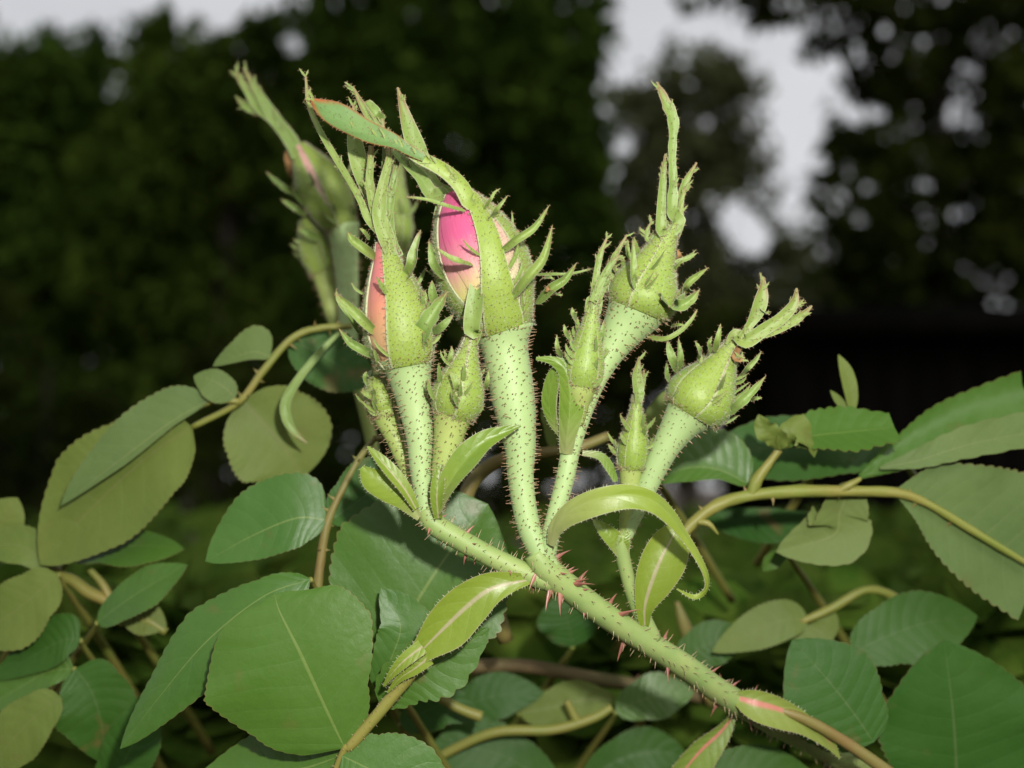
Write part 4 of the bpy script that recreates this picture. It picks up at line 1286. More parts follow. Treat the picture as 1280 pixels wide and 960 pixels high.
bract('pink stipule clasping the main stem at the lower right',
      [(922, 872, 128), (945, 878, 120), (975, 886, 122), (1005, 900, 128), (1035, 925, 136), (1050, 948, 140)], [8, 14, 12, 8, 6, 1], [10, 22, 24, 18, 10, 1], face=(0.1, 0.3, 1), nv=30, nu=10, cup=0.3, mat='bract_pink', thick=2.5)
bract('pale green stipule with pink midrib at the bottom edge',
      [(918, 893, 170), (900, 915, 168), (872, 942, 168), (838, 985, 170)], [3, 14, 24, 26], [3, 8, 14, 16], face=(0.2, 0.3, 1), nv=24, nu=10, cup=0.3, mat='bract_pink')


# ---- leaves
def leaflet(mb, ctrl, wl, wr, teeth=20, **kw):
    kw.setdefault('prof', None)

    def rounded(w):
        if not isinstance(w, list) or len(w) < 3 or w[0] > 10 or w[-1] > 12:
            return w
        k = len(w) - 1
        env = lambda v: max(1e-4, v) ** 0.55 * max(1e-4, 1 - v) ** 0.82
        xs = [i / k for i in range(1, k)]
        ys = [w[i] / env(i / k) for i in range(1, k)]
        return [max(float(np.interp(i / 24, xs, ys)) * env(i / 24), 1.0 if i < 24 else 0.2) for i in range(25)]
    wl, wr = rounded(wl), rounded(wr)
    blade(mb, ctrl, wl, wr, teeth=teeth, tamp=kw.pop('tamp', 0.05), nu=kw.pop('nu', 10), thick=kw.pop('thick', 1.2), **kw)


def compound(T, rachis, leaflets, rmat='rachis', name='leaf', parent_thing=True, label=None, hairs=False):
    """rachis mesh is the leaf part; its leaflets are sub-parts"""
    mb = MB()
    hb = MB() if hairs else None
    for rc in (rachis if isinstance(rachis[0], list) else [rachis]):
        tube(mb, rc, 12, n=(len(rc) - 1) * 7, hairs=hb, step=9, hlen=2.5, gl=0.7, lump=0.06)
    o = T.part(name, mb, M[rmat], label=label)
    for lf_ in leaflets:
        lf_ = dict(lf_)
        m1, m2 = lf_.pop('mats')
        lb = MB()
        leaflet(lb, lf_.pop('p'), lf_.pop('l'), lf_.pop('r'), mats=(0, 1), **lf_)
        T.part('leaflet', lb, [M[m1], M[m2]], o)
    if hb is not None and hb.v:
        T.part('gland_hairs', hb, [M['hair'], M['gland']], o, kind='stuff')
    return o


UPPER = ('leaf', 'leaf_under')
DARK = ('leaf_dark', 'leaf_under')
UNDER = ('leaf_under', 'leaf')
OLIVE = ('leaf_olive', 'leaf')

compound(SH, [(560, 782, -4, 6), (530, 822, 0, 7.5), (505, 853, 2, 8), (470, 895, 4, 7.5), (440, 930, 6, 7), (431, 937, 6, 5), (420, 962, 10, 4), (408, 1000, 16, 4)],
         [dict(p=[(431, 935, 4), (405, 880, 0), (375, 815, 2), (350, 765, 14), (343, 742, 24)], l=[3, 98, 134, 94, 3], r=[3, 60, 98, 72, 3], mats=UPPER, face=(-0.1, 0.25, 1), teeth=24, cup=-0.1, fold=0.06, seed=3, wave=0.02, tamp=0.028),
          dict(p=[(425, 945, 20), (380, 960, 30), (320, 968, 42), (235, 985, 60)], l=[3, 42, 50, 2], r=[3, 34, 44, 2], mats=UPPER, face=(0.1, 0.7, 0.8), teeth=20, seed=4),
          dict(p=[(428, 945, 2), (455, 958, -4), (510, 985, -10), (575, 1040, -10)], l=[3, 40, 54, 2], r=[3, 40, 54, 2], mats=UPPER, face=(0.1, 0.2, 1), teeth=20, seed=5),
          dict(p=[(475, 880, 34), (510, 850, 30), (555, 825, 30), (612, 785, 34)], l=[3, 34, 36, 3], r=[4, 30, 40, 3], mats=('leaf', 'leaf_under'), face=(0.2, 0.2, 1), teeth=9, seed=6, tamp=0.16, cup=0.1)],
         rmat='rachis', label='leaf with large round leaflets hanging below the fork', hairs=True)
compound(SH, [(930, 876, 140, 1.5), (958, 884, 132, 4), (988, 892, 126, 6), (1020, 906, 128, 7), (1060, 930, 136, 7.5), (1110, 965, 140, 8), (1150, 1000, 146, 7)],
         [dict(p=[(1092, 928, 160), (1070, 895, 164), (1035, 850, 172), (990, 800, 186)], l=[4, 62, 72, 3], r=[4, 42, 58, 3], mats=DARK, face=(-0.1, 0.3, 1), teeth=16, seed=7, tamp=0.04)],
         rmat='rachis_red', label='leaf on a reddish stalk at the lower right')

# ------------------------------------------------------------------ other rose leaves and shoots around it
G1 = 'leaves of the rose bush around the shoot'


def leaf_thing(label, rachis, leaflets, rmat='rachis', name='rose_leaf'):
    first = rachis[0] if not isinstance(rachis[0], list) else rachis[0][0]
    if not isinstance(rachis[0], list) and len(rachis) <= 3:
        a_ = rachis[0]
        e_ = leaflets[0]['p'][0]
        q_ = random.Random(int(a_[0] + a_[1])).choice((-1, 1))
        rachis = [(e_[0] + 120 * q_, e_[1] + 190, e_[2] + 380, 6), (e_[0] + 46 * q_, e_[1] + 70, e_[2] + 170, 5), (e_[0] + 8 * q_, e_[1] + 14, e_[2] + 40, 4), (e_[0], e_[1], e_[2] + 3, 3.2)]
        first = rachis[0]
    T = Thing(name, P(*first[:3]), label, 'leaf', G1)
    mb = MB()
    frames = []
    for rc in (rachis if isinstance(rachis[0], list) else [rachis]):
        fr_ = tube(mb, [(q[0], q[1], q[2], q[3] * (0.86 + 0.1 * (i % 2))) for i, q in enumerate(rc)], 12, n=(len(rc) - 1) * 7, lump=0.10)
        if len(rc) > 5:
            frames.append(fr_)
    stalk = T.part('leaf_stalk', mb, M[rmat])
    r_ = random.Random(len(label))
    for (pp, rr, ff) in frames:
        for k in range(9):
            i = r_.randrange(3, len(pp) - 4)
            a = r_.choice([r_.uniform(1.0, 2.2), r_.uniform(4.0, 5.4), r_.uniform(0, 6.28)])
            d = math.cos(a) * ff[i][1] + math.sin(a) * ff[i][2]
            thorn('thorn', pp[i] + d * rr[i] * 0.95, d, ff[i][0], r_.uniform(7, 15), 3.4, T, stalk, M['rachis_red'])
    for lf_ in leaflets:
        lf_ = dict(lf_)
        lf_.setdefault('wave', 0.03)
        lf_.setdefault('fold', random.Random(lf_.get('seed', 0)).uniform(-0.05, 0.22))
        m1, m2 = lf_.pop('mats')
        lb = MB()
        leaflet(lb, lf_.pop('p'), lf_.pop('l'), lf_.pop('r'), mats=(0, 1), **lf_)
        T.part('leaflet', lb, [M[m1], M[m2]])
    return T


# left: long olive compound leaf
leaf_thing('compound leaf with a long olive end leaflet at the left',
           [[(440, 408, 290, 4), (400, 410, 285, 4.6), (365, 423, 280, 5.4), (330, 462, 275, 5), (298, 503, 272, 5), (240, 534, 268, 4)], [(300, 502, 268, 5), (268, 500, 262, 5), (235, 515, 258, 4)]],
           [dict(p=[(240, 534, 266), (190, 566, 262), (120, 630, 262), (50, 706, 268)], l=[4, 62, 66, 5], r=[4, 52, 72, 5], mats=OLIVE, face=(-0.2, 0.2, 1), seed=11, teeth=26, tamp=0.04, cup=0.1),
            dict(p=[(262, 500, 256), (215, 527, 246), (150, 575, 236), (76, 632, 232)], l=[3, 6, 9, 2], r=[3, 42, 38, 2], mats=('leaf_under', 'leaf_olive'), face=(0.1, 0.3, 1), seed=12, teeth=20, tamp=0.05),
            dict(p=[(294, 497, 264), (280, 484, 258), (262, 474, 256), (242, 470, 260)], l=[3, 22, 20, 2], r=[3, 14, 14, 2], mats=('leaf_under', 'leaf_olive'), face=(0.1, 0.5, 1), seed=13, teeth=10),
            dict(p=[(338, 446, 272), (318, 440, 266), (295, 446, 266), (266, 458, 270)], l=[3, 9, 7, 1], r=[3, 34, 20, 1], mats=('leaf_under', 'leaf_olive'), face=(0.2, 0.4, 1), seed=14, teeth=12),
            dict(p=[(303, 500, 300), (330, 530, 304), (360, 565, 310), (378, 598, 318)], l=[4, 58, 62, 6], r=[4, 56, 62, 6], mats=OLIVE, face=(0.2, 0.1, 1), seed=15, teeth=18, tamp=0.055),
            dict(p=[(362, 425, 300), (395, 440, 306), (430, 460, 310), (468, 478, 316)], l=[4, 32, 36, 4], r=[4, 34, 34, 4], mats=('leaf_dark', 'leaf_olive'), face=(0.3, 0.2, 1), seed=16, teeth=16)],  # last leaflet: dark leaf colour stands in for the shadow on it
           rmat='rachis')

leaf_thing('dark blue-green pair of leaflets on a reddish stalk left of the fork',
           [[(470, 546, 160, 4), (448, 575, 158, 4.5), (424, 620, 150, 5), (409, 655, 146, 6), (401, 700, 142, 6.5), (396, 745, 140, 7)], [(560, 535, 164, 4), (515, 545, 162, 5), (470, 548, 160, 4)]],
           [dict(p=[(408, 650, 142), (370, 648, 136), (315, 670, 134), (257, 702, 138)], l=[3, 34, 30, 2], r=[3, 56, 52, 2], mats=UPPER, face=(-0.1, 0.35, 1), seed=21, teeth=18, tamp=0.045),
            dict(p=[(411, 652, 146), (440, 632, 152), (475, 606, 158), (515, 575, 166)], l=[3, 32, 40, 2], r=[3, 22, 30, 2], mats=DARK, face=(0.1, 0.3, 1), seed=22, teeth=18, tamp=0.045)],
           rmat='rachis_red')

leaf_thing('large dark leaf behind the lower left branch',
           [(450, 880, 120, 5), (470, 850, 118, 5), (480, 830, 116, 4)],
           [dict(p=[(478, 835, 112), (500, 790, 108), (535, 730, 112), (580, 665, 124), (610, 630, 134)], l=[4, 96, 128, 84, 4], r=[4, 70, 106, 72, 4], mats=UPPER, face=(-0.05, 0.3, 1), seed=23, teeth=24, cup=-0.08, tamp=0.045),
            dict(p=[(470, 860, 70), (490, 820, 66), (500, 780, 68), (476, 735, 78)], l=[3, 24, 26, 2], r=[3, 34, 38, 2], mats=UPPER, face=(0.1, 0.2, 1), seed=24, teeth=9, tamp=0.1)])

leaf_thing('drooping leaf with a pointed tip behind the round leaflet',
           [(420, 742, 100, 4), (398, 730, 96, 5), (386, 724, 92, 4)],
           [dict(p=[(388, 724, 88), (330, 745, 74), (260, 800, 66), (200, 870, 66), (150, 936, 72)], l=[3, 34, 46, 30, 2], r=[3, 22, 44, 26, 2], mats=UPPER, face=(-0.35, 0.35, 1), seed=25, teeth=24, tamp=0.06, cup=-0.15)])

# lower left cluster, soft
C2 = [
    ('narrow yellow-green leaf under the long olive leaflet', [(60, 700, 300, 4), (75, 698, 300, 4), (90, 694, 300, 3)], [dict(p=[(88, 694, 298), (130, 686, 292), (180, 682, 290), (230, 686, 294)], l=[3, 14, 16, 2], r=[3, 14, 20, 2], mats=UPPER, face=(0, 0.8, 0.6), seed=31)]),
    ('cut off olive leaf at the left edge', [(-40, 720, 300, 5), (-20, 690, 300, 4)], [dict(p=[(-30, 700, 298), (-10, 670, 296), (8, 645, 296), (22, 622, 300)], l=[4, 28, 30, 2], r=[4, 24, 24, 2], mats=OLIVE, face=(0.3, 0.2, 1), seed=32)]),
    ('folded green leaf in the lower left thicket', [(105, 790, 260, 5), (112, 784, 260, 5), (124, 776, 260, 4)], [dict(p=[(122, 778, 256), (150, 756, 250), (190, 730, 246), (234, 706, 250)], l=[3, 18, 22, 3], r=[3, 20, 26, 3], mats=UPPER, face=(-0.2, 0.6, 0.9), seed=33)]),
    ('pale green leaf at the left edge with its tip down', [(60, 710, 270, 4), (50, 712, 270, 4)], [dict(p=[(72, 718, 266), (45, 742, 260), (10, 770, 258), (-40, 800, 262)], l=[3, 36, 46, 4], r=[3, 30, 36, 4], mats=OLIVE, face=(-0.1, 0.3, 1), seed=34), dict(p=[(60, 712, 280), (40, 690, 282), (10, 680, 284), (-40, 690, 288)], l=[3, 18, 22, 3], r=[3, 22, 22, 3], mats=OLIVE, face=(0.1, 0.4, 1), seed=35)]),
    ('small dark leaf pair on a bent stalk at lower left', [(120, 778, 262, 5), (102, 800, 264, 5), (92, 838, 266, 5)], [dict(p=[(100, 800, 262), (80, 800, 260), (50, 815, 262), (-10, 850, 266)], l=[3, 22, 24, 3], r=[3, 32, 30, 3], mats=DARK, face=(-0.1, 0.3, 1), seed=36), dict(p=[(92, 836, 264), (60, 840, 262), (20, 862, 262), (-30, 890, 266)], l=[3, 18, 22, 3], r=[3, 24, 26, 3], mats=UPPER, face=(-0.1, 0.4, 1), seed=37)]),
    ('dark green leaf hanging down in the lower left thicket', [(92, 838, 250, 4), (98, 832, 250, 4)], [dict(p=[(94, 836, 248), (112, 860, 244), (126, 900, 244), (132, 955, 250)], l=[3, 38, 46, 4], r=[3, 40, 50, 4], mats=DARK, face=(0.1, 0.3, 1), seed=38)]),
    ('yellow-green leaf in the bottom left corner', [(80, 870, 230, 4), (74, 874, 230, 4)], [dict(p=[(76, 872, 228), (50, 890, 224), (15, 925, 224), (-30, 985, 230)], l=[3, 26, 36, 3], r=[3, 26, 34, 3], mats=OLIVE, face=(0.1, 0.3, 1), seed=39)]),
    ('dark leaf at the bottom edge left of the round leaflet', [(160, 1000, 240, 4), (170, 990, 240, 4)], [dict(p=[(120, 1000, 238), (150, 960, 236), (170, 920, 236), (190, 860, 242)], l=[3, 30, 34, 3], r=[3, 30, 34, 3], mats=DARK, face=(0.1, 0.4, 1), seed=40)]),
    ('yellowish small leaf behind the folded leaf', [(150, 760, 310, 4), (160, 752, 310, 4)], [dict(p=[(145, 750, 308), (170, 765, 306), (190, 775, 306), (208, 785, 308)], l=[3, 16, 16, 3], r=[3, 20, 20, 3], mats=OLIVE, face=(0.1, 0.4, 1), seed=43)]),
]
for lab, rc, lfs in C2:
    leaf_thing(lab, rc, lfs, rmat='rachis')

# yellow stalks of the lower left thicket: one branching twig
T = Thing('rose_twig', P(40, 760, 320), 'yellowish branching twig in the lower left thicket', 'twig', 'canes and twigs of the rose bush')
mb = MB()
for rc in ([(30, 730, 320, 6), (80, 722, 316, 7), (110, 740, 312, 8), (135, 752, 310, 7), (160, 770, 310, 6)], [(112, 712, 314, 4), (128, 730, 312, 5), (138, 750, 310, 6)], [(150, 778, 312, 6), (180, 775, 312, 8), (208, 790, 312, 5)], [(40, 700, 322, 12), (60, 712, 320, 10), (80, 722, 318, 7)]):
    tube(mb, rc, 10)
T.part('twig', mb, M['rachis'])

# rear shoot at the left, out of focus
ZOFF[0] = 110.0
RS = Thing('rose_shoot', P(455, 560, 330), 'blurred rear rose shoot at left with a bud showing a salmon slit', 'rose shoot')
mb = MB()
tube(mb, [(470, 580, 330, 7), (458, 520, 325, 8), (446, 470, 320, 9), (436, 430, 315, 10), (430, 405, 312, 10)], 14)
RS.part('stem', mb, M['stalk'])
make_bud(RS, 'blurred bud with forked leafy tip and a salmon slit', [(436, 440, 312, 10), (436, 400, 308, 12), (434, 350, 305, 14), (431, 310, 302, 17), (428, 280, 300, 21)],
         (428, 284, 300), (372, 180, 292), [20, 27, 31, 29, 20, 8],
         [dict(phi=38, dl=[44, 34, 28, 22], dr=[46, 42, 34, 22], off=1.04),
          dict(phi=-34, dl=[46, 38, 30, 20], dr=[46, 30, 26, 22], off=1.0,
               tips=[dict(p=[(358, 168, 286), (345, 152, 284), (332, 132, 282), (318, 108, 282), (304, 84, 282)], w=[12, 10, 9, 8, 8, 6, 4, 1]),
                     dict(p=[(345, 152, 286), (330, 138, 284), (314, 120, 284), (303, 104, 284), (294, 86, 284)], w=[9, 8, 8, 9, 9, 5, 4, 1]),
                     dict(p=[(335, 146, 288), (316, 138, 286), (306, 132, 286), (296, 124, 286)], w=7, apex=False)],
               lobes=[dict(p=[(370, 246, 270), (355, 235, 266), (344, 226, 266), (332, 214, 266)], w=5), dict(p=[(384, 270, 268), (372, 262, 264), (360, 254, 264), (351, 249, 264)], w=5)]),
          dict(phi=-106, lobes=[dict(p=[(366, 225, 290), (360, 205, 290), (357, 188, 290)], w=6, mat=3), dict(p=[(400, 300, 276), (385, 292, 274), (372, 284, 274)], w=7)]),
          dict(phi=110), dict(phi=182)],
         petals=[(0, [40] * 4, [40] * 4, 0.97, 'petal_pale')], seed=21, petal_mat='petal_pale', feather=2)
make_bud(RS, 'smaller blurred bud below and left', [(430, 440, 335, 7), (418, 400, 335, 9), (409, 362, 335, 12), (403, 336, 335, 16)],
         (404, 342, 335), (380, 272, 335), [16, 20, 17, 7], [dict(phi=p) for p in (0, 72, 144, 216, 288)], seed=22, stalk_mat='stalk', feather=2)
make_bud(RS, 'blurred narrow bud behind the sharp left bud', [(470, 480, 350, 8), (482, 420, 352, 10), (490, 350, 354, 13), (494, 308, 354, 17)],
         (494, 314, 354), (497, 205, 354), [17, 20, 17, 10, 6],
         [dict(phi=0, tips=[dict(p=[(498, 200, 352), (500, 180, 352)], w=[8, 6, 4, 1])])] + [dict(phi=p) for p in (72, 144, 216, 288)], seed=23, stalk_mat='stalk', feather=2)
mb = MB()
blade(mb, [(424, 416, 142), (404, 436, 136), (376, 470, 130), (358, 500, 128), (358, 522, 128), (368, 540, 130), (384, 554, 132)], [2, 4, 5, 6, 6, 4, 0.5], nv=30, nu=4, cup=0.3, face=(0.2, 0.2, 1))
RS.part('sepal', mb, M['lobe'], label='pale curved sepal hanging down')

ZOFF[0] = 0.0
# right: arching compound leaf seen from below
ZOFF[0] = 60.0
leaf_thing('compound leaf on a pale arching stalk across the right side',
           [[(826, 712, 130, 6), (846, 680, 132, 7), (868, 652, 134, 8), (900, 630, 138, 8.5), (940, 619, 142, 8.5), (1000, 614, 146, 8.5), (1060, 614, 150, 8), (1120, 616, 152, 7), (1160, 630, 152, 6), (1220, 666, 152, 5.5), (1290, 708, 154, 4)],
            [(938, 620, 142, 8), (946, 600, 140, 8), (962, 578, 138, 6), (974, 562, 138, 5)], [(1048, 614, 148, 6), (1062, 606, 144, 5), (1076, 598, 142, 3)], [(872, 652, 130, 5), (886, 655, 126, 4), (898, 668, 124, 1)]],
           [dict(p=[(1120, 614, 156), (1165, 630, 160), (1225, 668, 164), (1300, 712, 172)], l=[4, 56, 92, 100], r=[4, 36, 62, 70], mats=UNDER, face=(-0.05, 0.15, 1), seed=51, teeth=20, tamp=0.06, fold=0.06),
            dict(p=[(1066, 602, 170), (1050, 640, 176), (1040, 670, 180), (970, 690, 186)], l=[3, 34, 38, 3], r=[3, 26, 44, 3], mats=UNDER, face=(0.1, 0.2, 1), seed=52, teeth=14, tamp=0.05),
            dict(p=[(980, 556, 136), (1015, 545, 130), (1060, 540, 128), (1118, 534, 130)], l=[3, 24, 28, 16], r=[3, 16, 24, 18], mats=UPPER, face=(0.0, 0.8, 0.8), seed=53, teeth=11, tamp=0.16),
            dict(p=[(974, 562, 128), (968, 548, 118), (955, 535, 114), (948, 518, 116)], l=[4, 10, 12, 2], r=[4, 14, 12, 3], mats=('leaf_olive', 'leaf_under'), face=(-0.5, 0.1, 1), seed=54, teeth=4, tamp=0.2, wave=0.25),
            dict(p=[(974, 562, 126), (985, 545, 116), (998, 540, 112), (1014, 556, 114), (1018, 572, 118)], l=[4, 14, 20, 8, 2], r=[4, 16, 14, 6, 2], mats=('leaf_olive', 'leaf_under'), face=(0.4, 0.5, 1), seed=55, teeth=5, tamp=0.2, wave=0.3),
            dict(p=[(936, 606, 168), (900, 588, 172), (860, 585, 176), (812, 604, 182)], l=[3, 12, 18, 3], r=[3, 44, 40, 3], mats=UPPER, face=(0.0, 0.5, 1), seed=56, teeth=14, tamp=0.05),
            dict(p=[(1075, 596, 172), (1130, 572, 176), (1200, 545, 180), (1300, 520, 190)], l=[3, 22, 40, 50], r=[3, 16, 28, 34], mats=UPPER, face=(0, 0.6, 0.9), seed=57, teeth=18, tamp=0.06, curl=0.3),
            dict(p=[(1100, 585, 160), (1150, 575, 154), (1210, 556, 150), (1300, 538, 152)], l=[2, 14, 22, 26], r=[2, 10, 16, 18], mats=UNDER, face=(0, 0.3, 1), seed=58, teeth=8, tamp=0.12, wave=0.1)])
ZOFF[0] = 0.0
leaf_thing('broad green leaf behind the crumpled leaflet at right',
           [(1010, 600, 205, 4), (1000, 585, 205, 4)],
           [dict(p=[(1120, 560, 290), (1050, 556, 294), (960, 560, 300), (860, 575, 308)], l=[3, 36, 40, 4], r=[3, 26, 36, 4], mats=DARK, face=(0, 0.5, 1), seed=61, teeth=16, tamp=0.05)])
leaf_thing('small upright blade rising above the right-hand leaves',
           [(1064, 525, 230, 3), (1064, 510, 230, 3)],
           [dict(p=[(1066, 515, 228), (1064, 490, 226), (1058, 465, 226), (1048, 443, 228)], l=[4, 9, 9, 1], r=[4, 8, 8, 1], mats=OLIVE, face=(0, 0.1, 1), seed=62, teeth=0), dict(p=[(1058, 512, 232), (1048, 500, 232), (1038, 488, 232)], l=[3, 5, 1], r=[3, 5, 1], mats=OLIVE, seed=63, teeth=0)])
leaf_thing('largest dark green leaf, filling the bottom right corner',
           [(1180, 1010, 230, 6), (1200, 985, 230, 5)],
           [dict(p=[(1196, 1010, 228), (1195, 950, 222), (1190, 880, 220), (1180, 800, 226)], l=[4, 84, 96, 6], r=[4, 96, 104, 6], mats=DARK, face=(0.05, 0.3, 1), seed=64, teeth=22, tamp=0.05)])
leaf_thing('rounded dark leaf above the bottom right corner leaf',
           [(1040, 830, 290, 5), (1056, 820, 290, 5), (1070, 812, 290, 4)],
           [dict(p=[(1064, 816, 288), (1110, 795, 286), (1160, 778, 288), (1222, 770, 296)], l=[3, 34, 38, 10], r=[3, 34, 46, 12], mats=DARK, face=(0.1, 0.4, 1), seed=65, teeth=18, tamp=0.05)])
leaf_thing('faded leaf on a looping stalk under the right-hand leaf',
           [(1140, 762, 350, 6), (1110, 742, 348, 6), (1080, 738, 346, 6), (1040, 760, 345, 6), (1000, 778, 345, 5)],
           [dict(p=[(1010, 775, 342), (980, 775, 340), (940, 790, 340), (890, 815, 344)], l=[3, 22, 22, 3], r=[3, 24, 22, 3], mats=OLIVE, face=(0, 0.4, 1), seed=66), dict(p=[(1040, 762, 350), (1030, 785, 350), (1010, 800, 352), (985, 818, 354)], l=[3, 16, 18, 2], r=[3, 14, 16, 2], mats=OLIVE, face=(0, 0.4, 1), seed=67)])
leaf_thing('small leaf between the curled bract and the right-hand leaves',
           [(985, 690, 330, 3), (978, 694, 330, 3)],
           [dict(p=[(984, 690, 328), (972, 696, 326), (962, 704, 326), (954, 714, 328)], l=[2, 10, 10, 1], r=[2, 9, 10, 1], mats=UPPER, seed=68, teeth=8)])
leaf_thing('dark leaf cut by the bottom edge right of the middle',
           [(960, 1000, 240, 4), (950, 985, 240, 4)],
           [dict(p=[(870, 975, 240), (920, 962, 236), (970, 962, 236), (1030, 980, 240)], l=[3, 22, 22, 3], r=[3, 22, 22, 3], mats=DARK, face=(0, 0.6, 1), seed=69)])

# blurred leaves and canes in the lower middle
C3 = [
    ('round blurred leaf under the thorny stem', [(720, 820, 420, 4), (718, 805, 420, 4)], [dict(p=[(716, 808, 418), (712, 785, 416), (706, 765, 416), (700, 742, 420)], l=[3, 32, 36, 4], r=[3, 34, 38, 4], mats=DARK, seed=71)]),
    ('blurred leaf low beside the brown cane', [(800, 905, 400, 4), (790, 895, 400, 4)], [dict(p=[(770, 890, 398), (800, 876, 396), (830, 868, 396), (868, 866, 400)], l=[3, 22, 26, 3], r=[3, 22, 26, 3], mats=UPPER, face=(0, 0.4, 1), seed=72)]),
    ('blurred dark leaf at the bottom centre', [(640, 1000, 400, 4), (650, 985, 400, 4)], [dict(p=[(700, 990, 398), (640, 950, 396), (590, 935, 396), (540, 930, 400)], l=[3, 30, 36, 3], r=[3, 30, 36, 3], mats=DARK, face=(0, 0.4, 1), seed=73)]),
    ('blurred olive leaf above the yellow twig', [(640, 900, 430, 4), (648, 895, 430, 4)], [dict(p=[(650, 892, 428), (690, 884, 426), (725, 876, 426), (770, 872, 430)], l=[3, 20, 24, 3], r=[3, 22, 26, 3], mats=OLIVE, face=(0, 0.4, 1), seed=74)]),
    ('blurred green leaf right of the serrated leaflet', [(600, 900, 430, 4), (610, 890, 430, 4)], [dict(p=[(560, 905, 428), (590, 880, 426), (630, 868, 426), (680, 866, 430)], l=[3, 22, 26, 3], r=[3, 22, 26, 3], mats=DARK, face=(0, 0.4, 1), seed=75)]),
    ('blurred leaf below the side branch', [(850, 840, 380, 4), (846, 830, 380, 4)], [dict(p=[(846, 835, 378), (872, 812, 376), (900, 800, 376), (938, 796, 380)], l=[3, 22, 24, 3], r=[3, 24, 26, 3], mats=DARK, face=(0, 0.4, 1), seed=76)]),
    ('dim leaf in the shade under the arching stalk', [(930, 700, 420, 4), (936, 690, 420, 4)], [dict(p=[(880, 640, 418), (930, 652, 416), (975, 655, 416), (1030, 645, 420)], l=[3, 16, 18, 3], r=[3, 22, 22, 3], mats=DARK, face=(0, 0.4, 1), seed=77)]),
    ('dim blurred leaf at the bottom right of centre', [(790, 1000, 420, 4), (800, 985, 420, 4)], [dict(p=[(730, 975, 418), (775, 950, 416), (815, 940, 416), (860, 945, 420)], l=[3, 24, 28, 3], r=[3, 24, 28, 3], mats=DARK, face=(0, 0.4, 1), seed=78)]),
    ('olive leaf behind the stalk of the small upright bud', [(780, 560, 260, 3), (790, 552, 260, 3)], [dict(p=[(795, 560, 258), (812, 535, 256), (822, 515, 256), (832, 488, 260)], l=[3, 12, 13, 2], r=[3, 13, 13, 2], mats=OLIVE, seed=79, face=(0.1, 0.2, 1)), dict(p=[(690, 560, 300), (690, 535, 300), (688, 515, 300), (684, 490, 302)], l=[3, 10, 12, 2], r=[3, 12, 14, 2], mats=OLIVE, seed=80)]),
    ('dark leaf low between the round leaflet and the cane', [(560, 940, 350, 4), (552, 930, 350, 4)], [dict(p=[(500, 905, 348), (530, 890, 346), (560, 880, 346), (600, 900, 350)], l=[3, 20, 22, 3], r=[3, 24, 26, 3], mats=DARK, seed=81, face=(0, 0.4, 1))]),
]
for lab, rc, lfs in C3:
    leaf_thing(lab, rc, lfs)


def cane(name, label, paths, mat, prickles=0):
    T = Thing(name, P(*paths[0][0][:3]), label, 'cane', 'canes and twigs of the rose bush')
    mb = MB()
    fr = None
    for p_ in paths:
        q = tube(mb, p_, 12, n=(len(p_) - 1) * 6)
        fr = fr or q
    o = T.part('cane', mb, M[mat])
    r = random.Random(len(label))
    for k in range(prickles):
        i = r.randrange(2, len(fr[0]) - 2)
        a = r.uniform(0, 6.28)
        d = math.cos(a) * fr[2][i][1] + math.sin(a) * fr[2][i][2]
        thorn('thorn', fr[0][i] + d * fr[1][i] * 0.97, d, fr[2][i][0], r.uniform(16, 26), 6, T, o, M['thorn'])


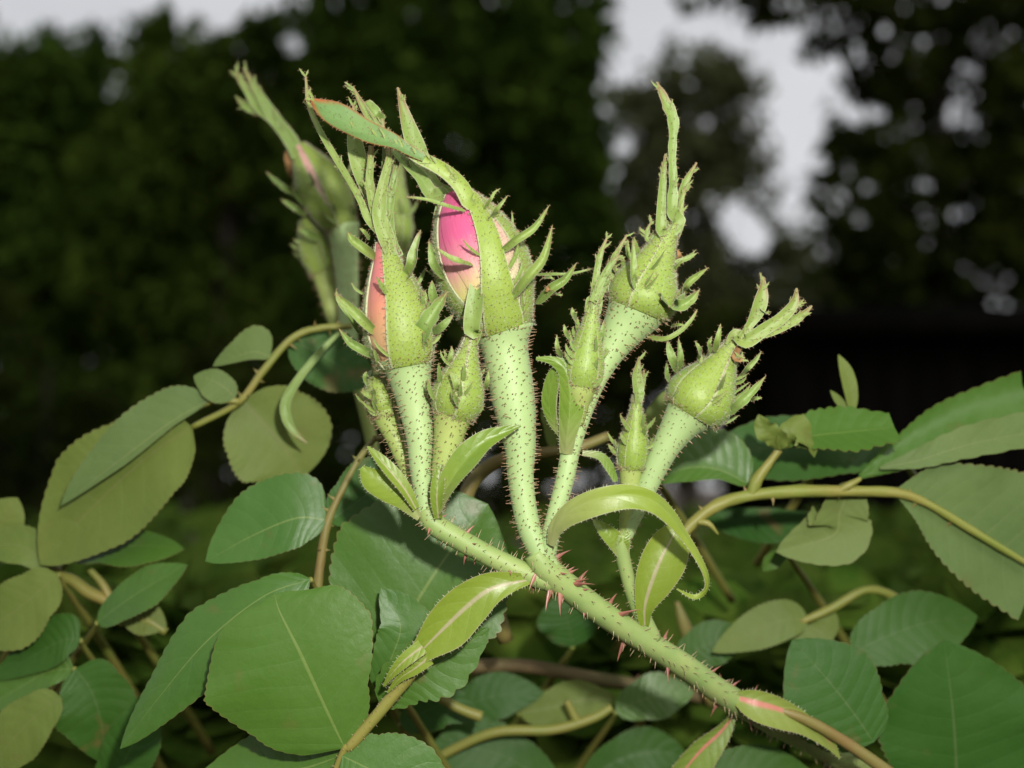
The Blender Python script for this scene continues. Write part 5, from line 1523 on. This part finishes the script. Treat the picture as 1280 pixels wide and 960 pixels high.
cane('rose_cane', 'blurred brown cane crossing low behind the fork', [[(480, 860, 470, 8), (560, 838, 465, 9), (650, 832, 460, 8.5), (740, 848, 455, 9), (830, 862, 455, 8.5), (920, 880, 460, 9), (1010, 905, 470, 8)]], 'cane', 7)
cane('rose_cane', 'yellowish forked twig near the bottom edge', [[(520, 965, 380, 6), (560, 940, 378, 6), (620, 915, 376, 6.5), (690, 912, 376, 6.5), (740, 898, 378, 6), (765, 884, 380, 5)], [(722, 904, 378, 6), (715, 890, 378, 5), (708, 876, 378, 4)]], 'rachis')
cane('rose_cane', 'short pale broken stalk right of the serrated leaflet', [[(535, 860, 300, 6), (560, 878, 298, 6), (580, 888, 297, 6.5), (602, 896, 297, 7)]], 'rachis')
cane('rose_cane', 'olive cane arching between the two central stalks', [[(760, 545, 260, 6), (720, 560, 250, 6.5), (680, 566, 240, 7), (630, 574, 235, 8), (598, 594, 232, 9), (582, 625, 230, 10), (590, 670, 232, 11), (612, 740, 240, 11), (632, 800, 260, 10)]], 'rachis_red')
cane('rose_cane', 'reddish blurred sprout behind the side branch', [[(890, 880, 420, 8), (870, 820, 415, 9), (855, 780, 412, 8), (846, 752, 410, 3)]], 'rachis_red')


# low thicket of rose leaves far behind: one uncountable mass
def thicket():
    rs = np.random.RandomState(9)
    n = 12000
    mb_v = []
    d = 0.235 + 1.3 * rs.uniform(0, 1, n) ** 1.7
    xs = rs.uniform(-420, 1650, n)
    ys = 735 + rs.uniform(0, 1, n) ** 0.9 * 420 - np.clip(d - 0.235, 0, 0.5) * 190
    p = np.array([at(x, y, q) for x, y, q in zip(xs, ys, d)])
    a = rs.normal(size=(n, 3))
    a[:, 2] *= 0.5
    a /= np.linalg.norm(a, axis=1)[:, None]
    up = np.array((0, -0.5, 1.0)) + rs.normal(size=(n, 3)) * 0.5
    b = np.cross(up, a)
    b /= np.linalg.norm(b, axis=1)[:, None]
    s = rs.uniform(0.007, 0.014, n)[:, None] * (0.8 + d[:, None] * 0.8)
    nn = np.cross(a, b)
    prof = [(-1, 0), (-0.6, 0.5), (0, 0.68), (0.6, 0.45), (1, 0), (0.6, -0.45), (0, -0.68), (-0.6, -0.5)]
    v = np.stack([p + a * s * q[0] + b * s * q[1] + nn * s * 0.15 * abs(q[1]) for q in prof], 1)
    ok = v[:, :, 2].min(1) > 0.04
    v = v[ok]
    mb = MB()
    mb.add(v.reshape(-1, 3), [tuple(range(i * 8, i * 8 + 8)) for i in range(len(v))])
    o = mb.build('leaf_thicket', M['fol_thicket'], smooth=False)
    tag(o, 'dim mass of leaves low in the bush behind the shoot', 'foliage', kind='stuff')


M['fol_thicket'] = foliage_material('foliage_thicket', (0.045, 0.11, 0.012), (0.13, 0.19, 0.028), scale=60)
thicket()
